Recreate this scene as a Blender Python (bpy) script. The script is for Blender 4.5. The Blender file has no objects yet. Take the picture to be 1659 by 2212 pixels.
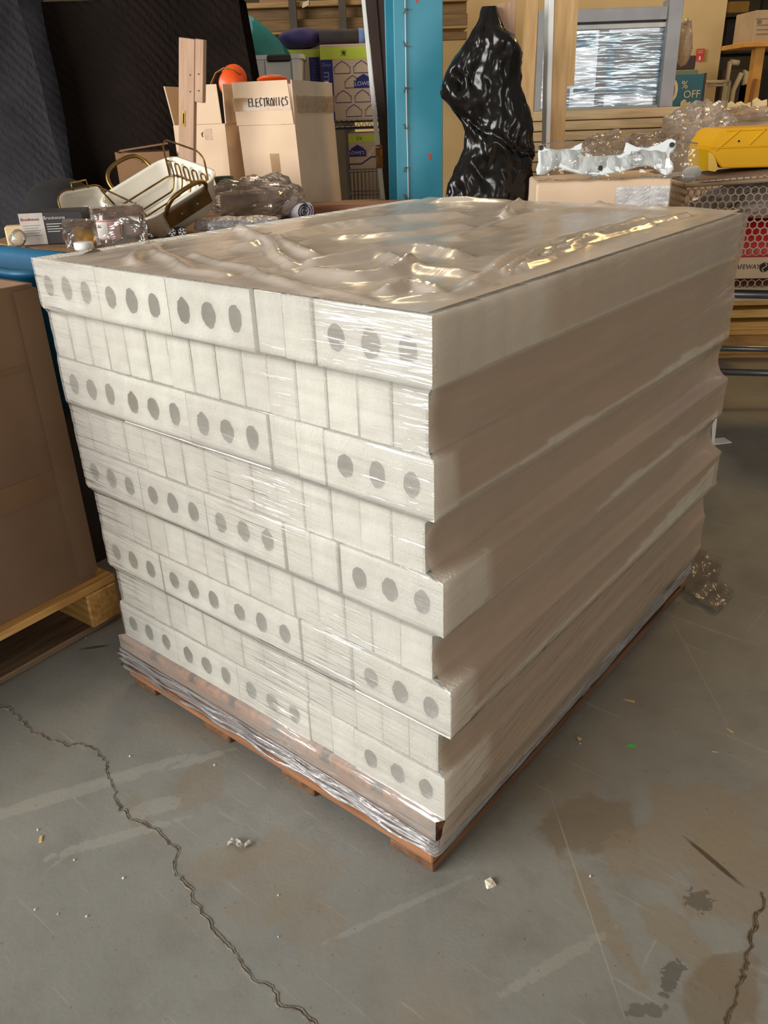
import bpy, bmesh, math, random
from mathutils import Vector, Matrix, noise
random.seed(7)
scn = bpy.context.scene
COL = scn.collection

# ---------------------------------------------------------------- camera
CAMP = Vector((.5625, -.7959, 1.1793)); FPX = 1747.0
YAW, PITCH, ROLL = -.6995, .4581, math.radians(-2.0)
cyw, syw, cpt, spt = math.cos(YAW), math.sin(YAW), math.cos(PITCH), math.sin(PITCH)
FDIR = Vector((syw*cpt, cyw*cpt, -spt)); RH = Vector((cyw, -syw, 0)); UPV = RH.cross(FDIR)
HF = Vector((syw, cyw, 0))
RC = RH*math.cos(ROLL) + UPV*math.sin(ROLL); UC = -RH*math.sin(ROLL) + UPV*math.cos(ROLL)
cd = bpy.data.cameras.new('camera'); cam = bpy.data.objects.new('camera', cd); COL.objects.link(cam)
m = Matrix((RC, UC, -FDIR)).transposed().to_4x4(); m.translation = CAMP
cam.matrix_world = m
cd.sensor_fit = 'VERTICAL'; cd.sensor_height = 32.0; cd.sensor_width = 24.0
cd.lens = FPX/2212*32.0; cd.clip_start = .02; cd.clip_end = 60
scn.camera = cam

# ---------------------------------------------------------------- world, lights, exposure
scn.view_settings.view_transform = 'Standard'; scn.view_settings.look = 'None'
scn.view_settings.gamma = 1.0; scn.view_settings.use_curve_mapping = False
scn.view_settings.exposure = 0.32
w = bpy.data.worlds.new('world'); scn.world = w; w.use_nodes = True
w.node_tree.nodes['Background'].inputs[0].default_value = (1.0, .90, .79, 1)
w.node_tree.nodes['Background'].inputs[1].default_value = .205

def area_light(name, loc, aim, sx, sy, power, col):
    l = bpy.data.lights.new(name, 'AREA'); l.shape = 'RECTANGLE'; l.size = sx; l.size_y = sy
    l.energy = power; l.color = col
    o = bpy.data.objects.new(name, l); COL.objects.link(o)
    o.location = loc; o.rotation_euler = (Vector(aim)-Vector(loc)).to_track_quat('-Z', 'Y').to_euler()
    return o
area_light('dock_door_daylight', (-2.7, -5.7, 2.3), (-.5, 0, .7), 4.8, 2.6, 575, (1.0, .985, .955))
area_light('side_fill_light', (7.6, -3.7, 1.9), (-1.0, 2.6, 1.1), 3.4, 2.0, 160, (1.0, .95, .90))  # added fill, no known source: brightens side faces and the window's reflection
area_light('warm_hall_lamp', (.2, 5.6, 3.9), (-.4, 1.4, .9), 1.0, .4, 50, (1.0, .63, .22))
area_light('warm_hall_lamp.001', (-3.6, 4.2, 4.8), (-2.2, 2.6, .9), 1.2, .5, 60, (1.0, .74, .42))

# ---------------------------------------------------------------- helpers
def ray(px, py): return RC*((px-829.5)/FPX) - UC*((py-1106)/FPX) + FDIR
def at(px, py, D):
    d = ray(px, py); return CAMP + d*(D/d.dot(HF))
def onz(px, py, z=0.0):
    d = ray(px, py); return CAMP + d*((z-CAMP.z)/d.z)
def frame(p, yaw=0.0, pitch=0.0, roll=0.0):
    """local axes: x to the right as seen, y away, z up"""
    R = Matrix((RH, HF, Vector((0, 0, 1)))).transposed().to_4x4()
    M = Matrix.Translation(p) @ R @ Matrix.Rotation(yaw, 4, 'Z') @ Matrix.Rotation(pitch, 4, 'X') @ Matrix.Rotation(roll, 4, 'Y')
    return M
def lin(c):
    r = []
    for v in c[:3]:
        v /= 255.0
        r.append(v/12.92 if v <= .04045 else ((v+.055)/1.055)**2.4)
    return (*r, 1.0)

class MB:
    def __init__(s): s.b = bmesh.new()
    def _add(s, vs, fs):
        b = [s.b.verts.new(v) for v in vs]
        out = []
        for f in fs:
            try: out.append(s.b.faces.new([b[i] for i in f]))
            except ValueError: pass
        return b, out
    def box(s, x0, x1, y0, y1, z0, z1, bev=0.0, M=None, seg=1):
        vs = [Vector((x, y, z)) for z in (z0, z1) for y in (y0, y1) for x in (x0, x1)]
        if M is not None: vs = [M @ v for v in vs]
        v, f = s._add(vs, [(0, 2, 3, 1), (4, 5, 7, 6), (0, 1, 5, 4), (2, 6, 7, 3), (0, 4, 6, 2), (1, 3, 7, 5)])
        if bev > 0:
            ed = list({e for q in f for e in q.edges})
            bmesh.ops.bevel(s.b, geom=ed, offset=bev, segments=seg, affect='EDGES', clamp_overlap=True)
        return s
    def prism(s, pts, y0, y1, bev=0.0):
        n = len(pts)
        a = [s.b.verts.new((p[0], y0, p[1])) for p in pts]; c = [s.b.verts.new((p[0], y1, p[1])) for p in pts]
        f = [s.b.faces.new(a), s.b.faces.new(c[::-1])]
        for i in range(n): f.append(s.b.faces.new((a[i], c[i], c[(i+1) % n], a[(i+1) % n])))
        bmesh.ops.recalc_face_normals(s.b, faces=f)
        if bev > 0: bmesh.ops.bevel(s.b, geom=list(f[0].edges), offset=bev, segments=2, affect='EDGES', clamp_overlap=True)
        return s
    def tube(s, path, r, n=8, closed=False, flat=1.0):
        path = [Vector(p) for p in path]; N = len(path)
        rr = r if isinstance(r, (list, tuple)) else [r]*N
        t0 = (path[1]-path[0]).normalized()
        up = Vector((0, 0, 1)) if abs(t0.z) < .9 else Vector((1, 0, 0))
        nrm = (up - t0*up.dot(t0)).normalized(); rings = []
        for i in range(N):
            if closed: t = (path[(i+1) % N]-path[i-1]).normalized()
            else: t = (path[min(i+1, N-1)]-path[max(i-1, 0)]).normalized()
            q = nrm - t*nrm.dot(t)
            if q.length > 1e-6: nrm = q.normalized()
            bi = t.cross(nrm)
            rings.append([s.b.verts.new(path[i] + nrm*math.cos(a)*rr[i]*flat + bi*math.sin(a)*rr[i]) for a in [2*math.pi*k/n for k in range(n)]])
        for i in range(N if closed else N-1):
            A, B = rings[i], rings[(i+1) % N]
            for k in range(n): s.b.faces.new((A[k], A[(k+1) % n], B[(k+1) % n], B[k]))
        if not closed:
            s.b.faces.new(rings[0][::-1]); s.b.faces.new(rings[-1])
        return s
    def rings(s, rs, cap0=True, cap1=True):
        """loft through closed rings of equal length"""
        R = [[s.b.verts.new(p) for p in q] for q in rs]; n = len(rs[0])
        for A, B in zip(R, R[1:]):
            for k in range(n): s.b.faces.new((A[k], A[(k+1) % n], B[(k+1) % n], B[k]))
        if cap0: s.b.faces.new(R[0][::-1])
        if cap1: s.b.faces.new(R[-1])
        return s
    def lathe(s, prof, c=(0, 0, 0), n=24, M=None):
        rs = []
        for r, z in prof:
            q = [Vector((c[0]+r*math.cos(2*math.pi*k/n), c[1]+r*math.sin(2*math.pi*k/n), c[2]+z)) for k in range(n)]
            rs.append([M @ p for p in q] if M is not None else q)
        return s.rings(rs)
    def grid(s, fn, nu, nv):
        V = [[s.b.verts.new(fn(i/nu, j/nv)) for j in range(nv+1)] for i in range(nu+1)]
        for i in range(nu):
            for j in range(nv): s.b.faces.new((V[i][j], V[i+1][j], V[i+1][j+1], V[i][j+1]))
        return s
    def quad(s, a, b, c, d):
        s._add([Vector(a), Vector(b), Vector(c), Vector(d)], [(0, 1, 2, 3)]); return s
    def jit(s, a):
        for v in s.b.verts: v.co += Vector((random.uniform(-a, a), random.uniform(-a, a), random.uniform(-a, a)))
        return s
    def mesh(s, name, smooth=False, recalc=True):
        if recalc: bmesh.ops.recalc_face_normals(s.b, faces=s.b.faces[:])
        me = bpy.data.meshes.new(name); s.b.to_mesh(me); s.b.free()
        if smooth:
            for p in me.polygons: p.use_smooth = True
        return me

def sm(pts, k=6, closed=False):
    P = [Vector(p) for p in pts]; n = len(P); out = []
    for i in range(n-1):
        a, b, c, d = P[max(i-1, 0)], P[i], P[i+1], P[min(i+2, n-1)]
        for j in range(k):
            t = j/k; out.append(.5*((2*b)+(c-a)*t+(2*a-5*b+4*c-d)*t*t+(3*b-a-3*c+d)*t**3))
    return out+[P[-1]]
def rnd_path(pts, r, k=4):
    """polyline with its corners rounded"""
    P = [Vector(p) for p in pts]; out = [P[0]]
    for a, b, c in zip(P, P[1:], P[2:]):
        u, w_ = (a-b), (c-b); q = min(r, u.length*.45, w_.length*.45); s0, s1 = b+u.normalized()*q, b+w_.normalized()*q
        for j in range(k+1):
            t = j/k; out.append(s0*(1-t)**2+b*2*t*(1-t)+s1*t*t)
    return out+[P[-1]]
def link(name, me, mat=None, parent=None, M=None):
    o = bpy.data.objects.new(name, me); COL.objects.link(o)
    if mat is not None and not me.materials: me.materials.append(mat)
    if parent is not None: o.parent = parent
    if M is not None: o.matrix_local = M
    return o
def tag(o, label, cat, group=None):
    o['label'] = label; o['category'] = cat
    if group: o['group'] = group
    return o

class Thing:
    def __init__(s, name, label, cat, M, group=None):
        s.o = bpy.data.objects.new(name, None); COL.objects.link(s.o); s.o.empty_display_size = .05
        s.o.matrix_world = M; s.M = M.copy(); s.I = M.inverted()
        tag(s.o, label, cat, group)
    def l(s, px, py, dy=0.0):
        o = s.I @ CAMP; d = s.I.to_3x3() @ ray(px, py)
        p = o + d*((dy-o.y)/d.y); return (p.x, p.z)
    def L(s, px, py, D): return s.I @ at(px, py, D)
    def part(s, name, mb, mat, smooth=False, label=None, parent=None, kind=None):
        me = mb.mesh(name, smooth) if isinstance(mb, MB) else mb
        o = link(name, me, mat, parent or s.o)
        if label: o['label'] = label
        if kind: o['kind'] = kind
        return o

def text_mesh(s, size, ext=.0005, shear=0.0, sx=1.0, spacing=1.0):
    c = bpy.data.curves.new('text', 'FONT'); c.body = s; c.size = size; c.extrude = ext; c.shear = shear; c.space_character = spacing
    c.resolution_u = 3; c.align_x = 'CENTER'; c.align_y = 'CENTER'
    o = bpy.data.objects.new('text', c); COL.objects.link(o)
    dg = bpy.context.evaluated_depsgraph_get(); dg.update()
    me = bpy.data.meshes.new_from_object(o.evaluated_get(dg))
    bpy.data.objects.remove(o); bpy.data.curves.remove(c)
    for v in me.vertices:
        v.co = Vector((v.co.x*sx, -v.co.z, v.co.y))      # stands in the local xz plane, facing -y
    return me
def text_part(t, s, mat, x, y, z, size, name='lettering', rot=0.0, parent=None, **k):
    me = text_mesh(s, size, **k); R = Matrix.Translation((x, y, z)) @ Matrix.Rotation(rot, 4, 'Y')
    me.transform(R); return t.part(name, me, mat, parent=parent)

# ---------------------------------------------------------------- materials
MATS = {}
def newmat(name):
    m = bpy.data.materials.new(name); m.use_nodes = True; nt = m.node_tree
    for n in list(nt.nodes): nt.nodes.remove(n)
    return m, nt, nt.nodes, nt.links
def node(nt, t, **k):
    n = nt.nodes.new(t)
    for a, v in k.items():
        if a.startswith('i_'): n.inputs[a[2:].replace('_', ' ')].default_value = v
        else: setattr(n, a, v)
    return n
def plain(name, c1, c2=None, scale=8.0, rough=.6, bump=0.0, bscale=None, metal=0.0, stretch=(1, 1, 1), spec=.5, coat=0.0, detail=4, lo=.35, hi=.65, objrand=0.0):
    if name in MATS: return MATS[name]
    m, nt, N, L = newmat(name)
    out = node(nt, 'ShaderNodeOutputMaterial'); b = node(nt, 'ShaderNodeBsdfPrincipled')
    L.new(b.outputs[0], out.inputs[0])
    b.inputs['Roughness'].default_value = rough; b.inputs['Metallic'].default_value = metal
    b.inputs['Specular IOR Level'].default_value = spec; b.inputs['Coat Weight'].default_value = coat
    c1 = lin(c1); c2 = lin(c2) if c2 else tuple(x*.8 for x in c1[:3])+(1,)
    tc = node(nt, 'ShaderNodeTexCoord'); mp = node(nt, 'ShaderNodeMapping'); mp.inputs['Scale'].default_value = stretch
    L.new(tc.outputs['Object'], mp.inputs[0])
    nz = node(nt, 'ShaderNodeTexNoise'); nz.inputs['Scale'].default_value = scale; nz.inputs['Detail'].default_value = detail
    L.new(mp.outputs[0], nz.inputs['Vector'])
    cr = node(nt, 'ShaderNodeValToRGB'); cr.color_ramp.elements[0].position = lo; cr.color_ramp.elements[1].position = hi
    cr.color_ramp.elements[0].color = c2; cr.color_ramp.elements[1].color = c1
    L.new(nz.outputs['Fac'], cr.inputs[0]); colout = cr.outputs[0]
    if objrand:
        oi = node(nt, 'ShaderNodeObjectInfo'); hs = node(nt, 'ShaderNodeHueSaturation')
        mr = node(nt, 'ShaderNodeMapRange'); mr.inputs[3].default_value = 1-objrand; mr.inputs[4].default_value = 1+objrand*.4
        L.new(oi.outputs['Random'], mr.inputs[0]); L.new(mr.outputs[0], hs.inputs['Value']); L.new(colout, hs.inputs['Color']); colout = hs.outputs[0]
    L.new(colout, b.inputs['Base Color'])
    if bump:
        n2 = node(nt, 'ShaderNodeTexNoise'); n2.inputs['Scale'].default_value = bscale or scale*4; n2.inputs['Detail'].default_value = 5
        L.new(mp.outputs[0], n2.inputs['Vector'])
        bp = node(nt, 'ShaderNodeBump'); bp.inputs['Strength'].default_value = bump; bp.inputs['Distance'].default_value = .004
        L.new(n2.outputs['Fac'], bp.inputs['Height']); L.new(bp.outputs[0], b.inputs['Normal'])
    MATS[name] = m; return m

def film(name, col, haze, rough=.12, bump=.5, bscale=(1, 1, 1), nscale=20, gloss=.6, haze_noise=.15, attr=None, transl=.3, hz_scale=5, tint=(1, 1, 1), haze_stretch=(1, 1, 1), mask=0, rot=(0, 0, 0), tight=None, gcol=(1, 1, 1)):
    """thin plastic film: transparent + milky scatter + sheen, wrinkles in the normal"""
    if name in MATS: return MATS[name]
    m, nt, N, L = newmat(name)
    out = node(nt, 'ShaderNodeOutputMaterial')
    tc = node(nt, 'ShaderNodeTexCoord'); mp = node(nt, 'ShaderNodeMapping'); mp.inputs['Scale'].default_value = bscale
    if any(rot):
        mr0 = node(nt, 'ShaderNodeMapping'); mr0.inputs['Rotation'].default_value = rot; L.new(tc.outputs['Object'], mr0.inputs[0]); L.new(mr0.outputs[0], mp.inputs[0])
    else: L.new(tc.outputs['Object'], mp.inputs[0])
    nz = node(nt, 'ShaderNodeTexNoise'); nz.inputs['Scale'].default_value = nscale; nz.inputs['Detail'].default_value = 3; nz.inputs['Distortion'].default_value = .35
    L.new(mp.outputs[0], nz.inputs['Vector'])
    bp = node(nt, 'ShaderNodeBump'); bp.inputs['Strength'].default_value = bump; bp.inputs['Distance'].default_value = .01
    hgt = nz.outputs['Fac']
    if mask:
        n3 = node(nt, 'ShaderNodeTexNoise'); n3.inputs['Scale'].default_value = mask; n3.inputs['Detail'].default_value = 2; L.new(tc.outputs['Object'], n3.inputs['Vector'])
        mk = node(nt, 'ShaderNodeMapRange'); mk.inputs[1].default_value = .42; mk.inputs[2].default_value = .68; mk.inputs[3].default_value = .12; L.new(n3.outputs['Fac'], mk.inputs[0])
        hm = node(nt, 'ShaderNodeMath', operation='MULTIPLY'); L.new(hgt, hm.inputs[0]); L.new(mk.outputs[0], hm.inputs[1]); hgt = hm.outputs[0]
    L.new(hgt, bp.inputs['Height'])
    tr = node(nt, 'ShaderNodeBsdfTransparent'); tr.inputs[0].default_value = (*tint, 1)
    df = node(nt, 'ShaderNodeBsdfDiffuse'); df.inputs[0].default_value = lin(col); b2_ = node(nt, 'ShaderNodeBump'); b2_.inputs['Strength'].default_value = bump*.08; b2_.inputs['Distance'].default_value = .01; L.new(hgt, b2_.inputs['Height']); L.new(b2_.outputs[0], df.inputs['Normal'])
    tl = node(nt, 'ShaderNodeBsdfTranslucent'); tl.inputs[0].default_value = lin(col)
    mx = node(nt, 'ShaderNodeMixShader'); mx.inputs[0].default_value = transl
    L.new(df.outputs[0], mx.inputs[1]); L.new(tl.outputs[0], mx.inputs[2])
    gl = node(nt, 'ShaderNodeBsdfGlossy'); gl.inputs['Roughness'].default_value = rough; gl.inputs['Color'].default_value = (*gcol, 1); L.new(bp.outputs[0], gl.inputs['Normal'])
    fr = node(nt, 'ShaderNodeFresnel'); fr.inputs[0].default_value = 1.48; L.new(bp.outputs[0], fr.inputs['Normal'])
    fm = node(nt, 'ShaderNodeMath', operation='MULTIPLY'); fm.inputs[1].default_value = gloss; L.new(fr.outputs[0], fm.inputs[0])
    m1 = node(nt, 'ShaderNodeMixShader'); L.new(tr.outputs[0], m1.inputs[1]); L.new(mx.outputs[0], m1.inputs[2])
    mp2 = node(nt, 'ShaderNodeMapping'); mp2.inputs['Scale'].default_value = haze_stretch; L.new(tc.outputs['Object'], mp2.inputs[0])
    n2 = node(nt, 'ShaderNodeTexNoise'); n2.inputs['Scale'].default_value = hz_scale; n2.inputs['Detail'].default_value = 4
    L.new(mp2.outputs[0], n2.inputs['Vector'])
    mr = node(nt, 'ShaderNodeMapRange'); mr.inputs[1].default_value = .3; mr.inputs[2].default_value = .7
    mr.inputs[3].default_value = max(0, haze-haze_noise); mr.inputs[4].default_value = min(1, haze+haze_noise)
    L.new(n2.outputs['Fac'], mr.inputs[0]); hz = mr.outputs[0]
    if attr:                                # brightness painted into the colour: low gives light contact strips, high the darker rest
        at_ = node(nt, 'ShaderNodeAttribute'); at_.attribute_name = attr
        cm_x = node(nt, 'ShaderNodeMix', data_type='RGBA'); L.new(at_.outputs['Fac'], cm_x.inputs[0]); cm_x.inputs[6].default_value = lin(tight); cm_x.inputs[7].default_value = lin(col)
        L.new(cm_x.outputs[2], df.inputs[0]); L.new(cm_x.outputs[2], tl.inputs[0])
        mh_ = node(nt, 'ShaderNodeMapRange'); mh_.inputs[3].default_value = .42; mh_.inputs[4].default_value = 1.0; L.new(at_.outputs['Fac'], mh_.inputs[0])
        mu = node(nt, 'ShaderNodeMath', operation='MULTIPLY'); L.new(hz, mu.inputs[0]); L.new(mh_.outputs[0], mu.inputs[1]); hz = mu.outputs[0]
    L.new(hz, m1.inputs[0])
    m2 = node(nt, 'ShaderNodeMixShader'); L.new(fm.outputs[0], m2.inputs[0]); L.new(m1.outputs[0], m2.inputs[1]); L.new(gl.outputs[0], m2.inputs[2])
    L.new(m2.outputs[0], out.inputs[0])
    MATS[name] = m; return m

def wood(name, c1, c2, axis=0, rough=.65):
    st = [14, 14, 14]; st[axis] = 1.2
    return plain(name, c1, c2, scale=5, rough=rough, bump=.25, bscale=9, stretch=st, lo=.3, hi=.7)

BRICK = plain('cream_brick', (224, 223, 215), (210, 208, 198), scale=25, rough=.9, bump=.9, bscale=190, spec=.2, objrand=.07)
CARD = plain('cardboard', (218, 192, 164), (208, 182, 154), scale=6, rough=.85, bump=.08, bscale=60, spec=.2)
CARD_B = plain('cardboard_brown', (150, 116, 84), (134, 102, 74), scale=4, rough=.85, bump=.06, spec=.2)
CARD_D = plain('cardboard_inside', (146, 114, 84), (128, 98, 70), scale=6, rough=.9, spec=.1)
PINE = wood('pine', (238, 212, 166), (216, 182, 132))
PINE_Y = wood('pine_across', (222, 190, 138), (196, 158, 104), axis=1)
PINE_Z = wood('pine_upright', (206, 170, 118), (180, 142, 92), axis=2)
OAK_Z = wood('pinkish_wood', (190, 156, 128), (166, 130, 104), axis=2)
PAL_X = wood('old_pallet_wood', (158, 108, 72), (104, 68, 44), axis=0)
PAL_Y = wood('old_pallet_wood_lengthways', (180, 118, 70), (116, 70, 42), axis=1)
BLACKP = plain('black_plastic', (26, 24, 24), (18, 17, 17), rough=.35)
WHITEP = plain('white_plastic', (232, 234, 232), (222, 224, 222), rough=.35)
INK = plain('black_ink', (28, 26, 24), rough=.8)
BRASS = plain('aged_brass', (150, 118, 62), (96, 74, 40), scale=18, rough=.36, metal=.9)
STEEL = plain('grey_steel', (128, 130, 132), (104, 106, 108), rough=.4, metal=.7)
DARKST = plain('dark_steel', (62, 62, 62), (44, 44, 44), rough=.45, metal=.5)
WHITEPAPER = plain('white_paper', (226, 222, 214), rough=.8)
BLUEPRINT = plain('blue_print', (52, 52, 128), (46, 46, 116), rough=.8)
LIME = plain('lime_tape', (206, 222, 66), (196, 212, 58), rough=.5)
TAPE = film('packing_tape', (196, 160, 112), .45, rough=.2, bump=.06, nscale=30, gloss=.6)
CLEAR = film('clear_crumpled_film', (210, 200, 190), .3, rough=.12, bump=.9, nscale=26, gloss=1.6, haze_noise=.12)

# ================================================================ STRUCTURE
def floor_material():
    m, nt, N, L = newmat('painted_concrete')
    out = node(nt, 'ShaderNodeOutputMaterial'); b = node(nt, 'ShaderNodeBsdfPrincipled'); L.new(b.outputs[0], out.inputs[0])
    tc = node(nt, 'ShaderNodeTexCoord')
    def nz(scale, det=5, dist=0.0, st=None):
        n = node(nt, 'ShaderNodeTexNoise'); n.inputs['Scale'].default_value = scale; n.inputs['Detail'].default_value = det; n.inputs['Distortion'].default_value = dist; n.inputs['Roughness'].default_value = .62
        if st:
            q = node(nt, 'ShaderNodeMapping'); q.inputs['Scale'].default_value = st[0]; q.inputs['Rotation'].default_value = (0, 0, st[1])
            L.new(tc.outputs['Object'], q.inputs[0]); L.new(q.outputs[0], n.inputs['Vector'])
        else: L.new(tc.outputs['Object'], n.inputs['Vector'])
        return n.outputs['Fac']
    def ramp(f, a, bb, x, y):
        r = node(nt, 'ShaderNodeMapRange'); r.clamp = True
        for i, v in zip((1, 2, 3, 4), (a, bb, x, y)): r.inputs[i].default_value = v
        L.new(f, r.inputs[0]); return r.outputs[0]
    def mixc(f, a, c):
        x = node(nt, 'ShaderNodeMix', data_type='RGBA')
        L.new(f, x.inputs[0])
        if isinstance(a, tuple): x.inputs[6].default_value = a
        else: L.new(a, x.inputs[6])
        x.inputs[7].default_value = c; return x.outputs[2]
    n1 = nz(2.2, 6); c = mixc(ramp(n1, .35, .65, 0, 1), lin((131, 130, 123)), lin((119, 118, 112)))
    c = mixc(ramp(nz(9, 8), .5, .72, 0, .55), c, lin((112, 108, 98)))
    # brown staining all over, in drifts
    c = mixc(ramp(nz(1.5, 8, .6), .52, .68, 0, .55), c, lin((136, 120, 99)))
    # long scrape scratches
    s = nz(3.0, 6, .3, ((1.4, 26, 1), math.radians(-28))); c = mixc(ramp(s, .62, .70, 0, .45), c, lin((162, 160, 148)))
    s = nz(3.0, 6, .3, ((22, 1.2, 1), math.radians(-12))); c = mixc(ramp(s, .66, .72, 0, .35), c, lin((158, 154, 142)))
    warp = nz(9, 9, .8); warp2 = nz(45, 8, .6)
    def patch(px, py, rx, ry, rot, col, amt, edge=.12, noise_amt=2.2):
        nonlocal c
        p = onz(px, py)
        q = node(nt, 'ShaderNodeMapping', vector_type='TEXTURE'); q.inputs['Location'].default_value = (p.x, p.y, 0)
        q.inputs['Rotation'].default_value = (0, 0, math.radians(rot)); q.inputs['Scale'].default_value = (rx, ry, 1)
        L.new(tc.outputs['Object'], q.inputs[0])
        ln = node(nt, 'ShaderNodeVectorMath', operation='LENGTH'); L.new(q.outputs[0], ln.inputs[0])
        wq = node(nt, 'ShaderNodeMath', operation='MULTIPLY_ADD'); L.new(warp if rx*ry > .0025 else warp2, wq.inputs[0]); wq.inputs[1].default_value = noise_amt; L.new(ln.outputs['Value'], wq.inputs[2])
        f = ramp(wq.outputs[0], .5*noise_amt+1-edge, .5*noise_amt+1+edge, amt, 0)
        c = mixc(f, c, lin(col))
    T = (126, 114, 96); D_ = (110, 97, 78); G = (146, 146, 136)
    patch(1290, 1775, .10, .06, 60, D_, .75); patch(1345, 1845, .035, .05, 20, T, .7)
    patch(1490, 1790, .13, .08, 75, T, .7); patch(1600, 1900, .10, .10, 20, T, .7); patch(1640, 1780, .07, .14, 0, T, .5)
    patch(1300, 1985, .12, .02, -35, T, .65); patch(1500, 2060, .12, .03, -20, T, .6); patch(1560, 2150, .05, .08, 0, D_, .7)
    patch(1200, 1690, .10, .08, 30, T, .35); patch(430, 1690, .05, .08, 20, T, .5); patch(300, 1760, .06, .02, -20, T, .5)
    patch(590, 1890, .10, .09, 30, T, .45); patch(480, 1870, .09, .04, 60, T, .45); patch(660, 1990, .07, .05, 0, T, .35)
    patch(160, 1710, .16, .018, 62, G, .6); patch(300, 1665, .10, .012, 62, G, .6); patch(250, 1810, .12, .012, 60, G, .55); patch(330, 1745, .06, .02, 60, G, .5)
    patch(1200, 2080, .10, .01, 68, G, .45); patch(870, 1960, .14, .006, 65, G, .4); patch(430, 1640, .07, .01, 62, G, .6)
    patch(1540, 1860, .055, .005, -20, (70, 58, 46), .95, .25, .6)
    patch(1255, 1915, .20, .0014, -47, (170, 165, 152), .4, .5, .6); patch(1500, 1430, .25, .002, -52, (160, 154, 140), .35, .5, .6)
    patch(1450, 2110, .012, .035, 0, (66, 60, 53), .6, .06, 3.6); patch(1400, 2180, .03, .010, 40, (66, 60, 53), .5, .06, 3.6); patch(1510, 1945, .02, .02, 0, (66, 60, 54), .6, .05, 4.2)
    patch(205, 1398, .035, .005, 50, (62, 58, 54), .9, .3, .5)
    vo = node(nt, 'ShaderNodeTexVoronoi'); vo.inputs['Scale'].default_value = 38; L.new(tc.outputs['Object'], vo.inputs['Vector'])
    c = mixc(ramp(vo.outputs['Distance'], .05, .09, .5, 0), c, lin((84, 80, 72)))
    L.new(c, b.inputs['Base Color'])
    L.new(ramp(n1, .3, .7, .5, .72), b.inputs['Roughness']); b.inputs['Specular IOR Level'].default_value = .3
    bp = node(nt, 'ShaderNodeBump'); bp.inputs['Strength'].default_value = .25; bp.inputs['Distance'].default_value = .003
    L.new(nz(60, 8), bp.inputs['Height']); L.new(bp.outputs[0], b.inputs['Normal'])
    return m
fl = link('floor', MB().grid(lambda u, v: Vector((-11+17*u, -8+20*v, 0)), 20, 24).mesh('floor'), floor_material()); fl['kind'] = 'structure'

def crack(pts, w0, name, rim, seed):
    """a ragged open crack: two raised crumbly rims and a dark bottom between them"""
    rnd = random.Random(seed); P = [onz(*p) for p in pts]; Q = []
    for a, b in zip(P, P[1:]):
        n = max(2, int((b-a).length/.006))
        for i in range(n): Q.append(a.lerp(b, i/n))
    Q.append(P[-1]); out = [[] for _ in range(7)]
    for i, q in enumerate(Q):
        t = (Q[min(i+2, len(Q)-1)]-Q[max(i-2, 0)]).normalized(); nn = Vector((-t.y, t.x, 0))
        o = .009*noise.noise(q*42+Vector((seed, 0, 0)))+.0045*noise.noise(q*150)
        ww = w0*(.35+1.3*abs(noise.noise(q*11+Vector((0, seed, 0))))+.25*rnd.random())
        hh = .0011*(.3+1.2*rnd.random())
        for k, (s, z) in enumerate(((-2.3, .0001), (-1.4, hh), (-.55, hh*.6), (-.25, .00015), (.05, hh*.6), (1.0, hh), (2.0, .0001))):
            out[k].append(q + nn*(o+s*ww*(.8+.4*rnd.random())) + Vector((0, 0, z)))
    R = MB(); V = [[R.b.verts.new(p) for p in row] for row in out]; mi = []
    for k in range(6):
        for i in range(len(Q)-1):
            f = R.b.faces.new((V[k][i], V[k][i+1], V[k+1][i+1], V[k+1][i])); f.material_index = 1 if k in (2, 3) else 0
    me = R.mesh(name, recalc=True); me.materials.append(rim)
    me.materials.append(plain('crack_dirt', (58, 51, 43), (44, 38, 32), scale=60, rough=.95))
    return link(name, me, None, fl)
RIM = plain('crack_rim', (128, 121, 108), (92, 85, 75), scale=70, rough=.95, bump=.4)
crack([(-80, 1490), (0, 1522), (25, 1535), (48, 1558), (57, 1573), (101, 1592), (139, 1607), (181, 1609), (211, 1621), (230, 1649), (234, 1682), (253, 1716), (259, 1750), (291, 1769), (314, 1782), (346, 1801), (382, 1834), (382, 1885), (411, 1919), (422, 1952), (447, 1982), (460, 2012), (481, 2028), (502, 2050), (527, 2083), (544, 2113), (570, 2125), (591, 2142), (612, 2168), (646, 2189), (675, 2212), (740, 2270)], .0026, 'floor_crack', RIM, 3)
crack([(1650, 1930), (1639, 1967), (1618, 2035), (1605, 2108), (1586, 2159), (1572, 2205), (1555, 2260)], .0022, 'floor_crack', plain('crack_rim_brown', (104, 88, 66), (80, 66, 48), scale=50, rough=.95), 9)

WALLM = plain('beige_wall', (196, 168, 118), (184, 156, 108), scale=2, rough=.8)
def wall(name, p0, p1, z1, mat, th=.15, z0=0.0):
    a = Vector((p0.x, p0.y, 0)); d = Vector((p1.x-p0.x, p1.y-p0.y, 0)); n = Vector((-d.y, d.x, 0)).normalized()*th
    R = MB(); vs = [a, a+d, a+d+n, a+n]
    R._add([v+Vector((0, 0, z0)) for v in vs]+[v+Vector((0, 0, z1)) for v in vs], [(0, 1, 2, 3), (7, 6, 5, 4), (0, 4, 5, 1), (1, 5, 6, 2), (2, 6, 7, 3), (3, 7, 4, 0)])
    o = link(name, R.mesh(name), mat); o['kind'] = 'structure'; return o
wall('wall_back', at(760, 120, 7.4), at(1556, 120, 7.0), 3.2, WALLM)
wall('wall_far', at(-900, 120, 9.0), at(2600, 120, 10.5), 3.2, plain('dark_store_wall', (84, 70, 48), (70, 58, 40), scale=1.5, rough=.9))

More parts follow.
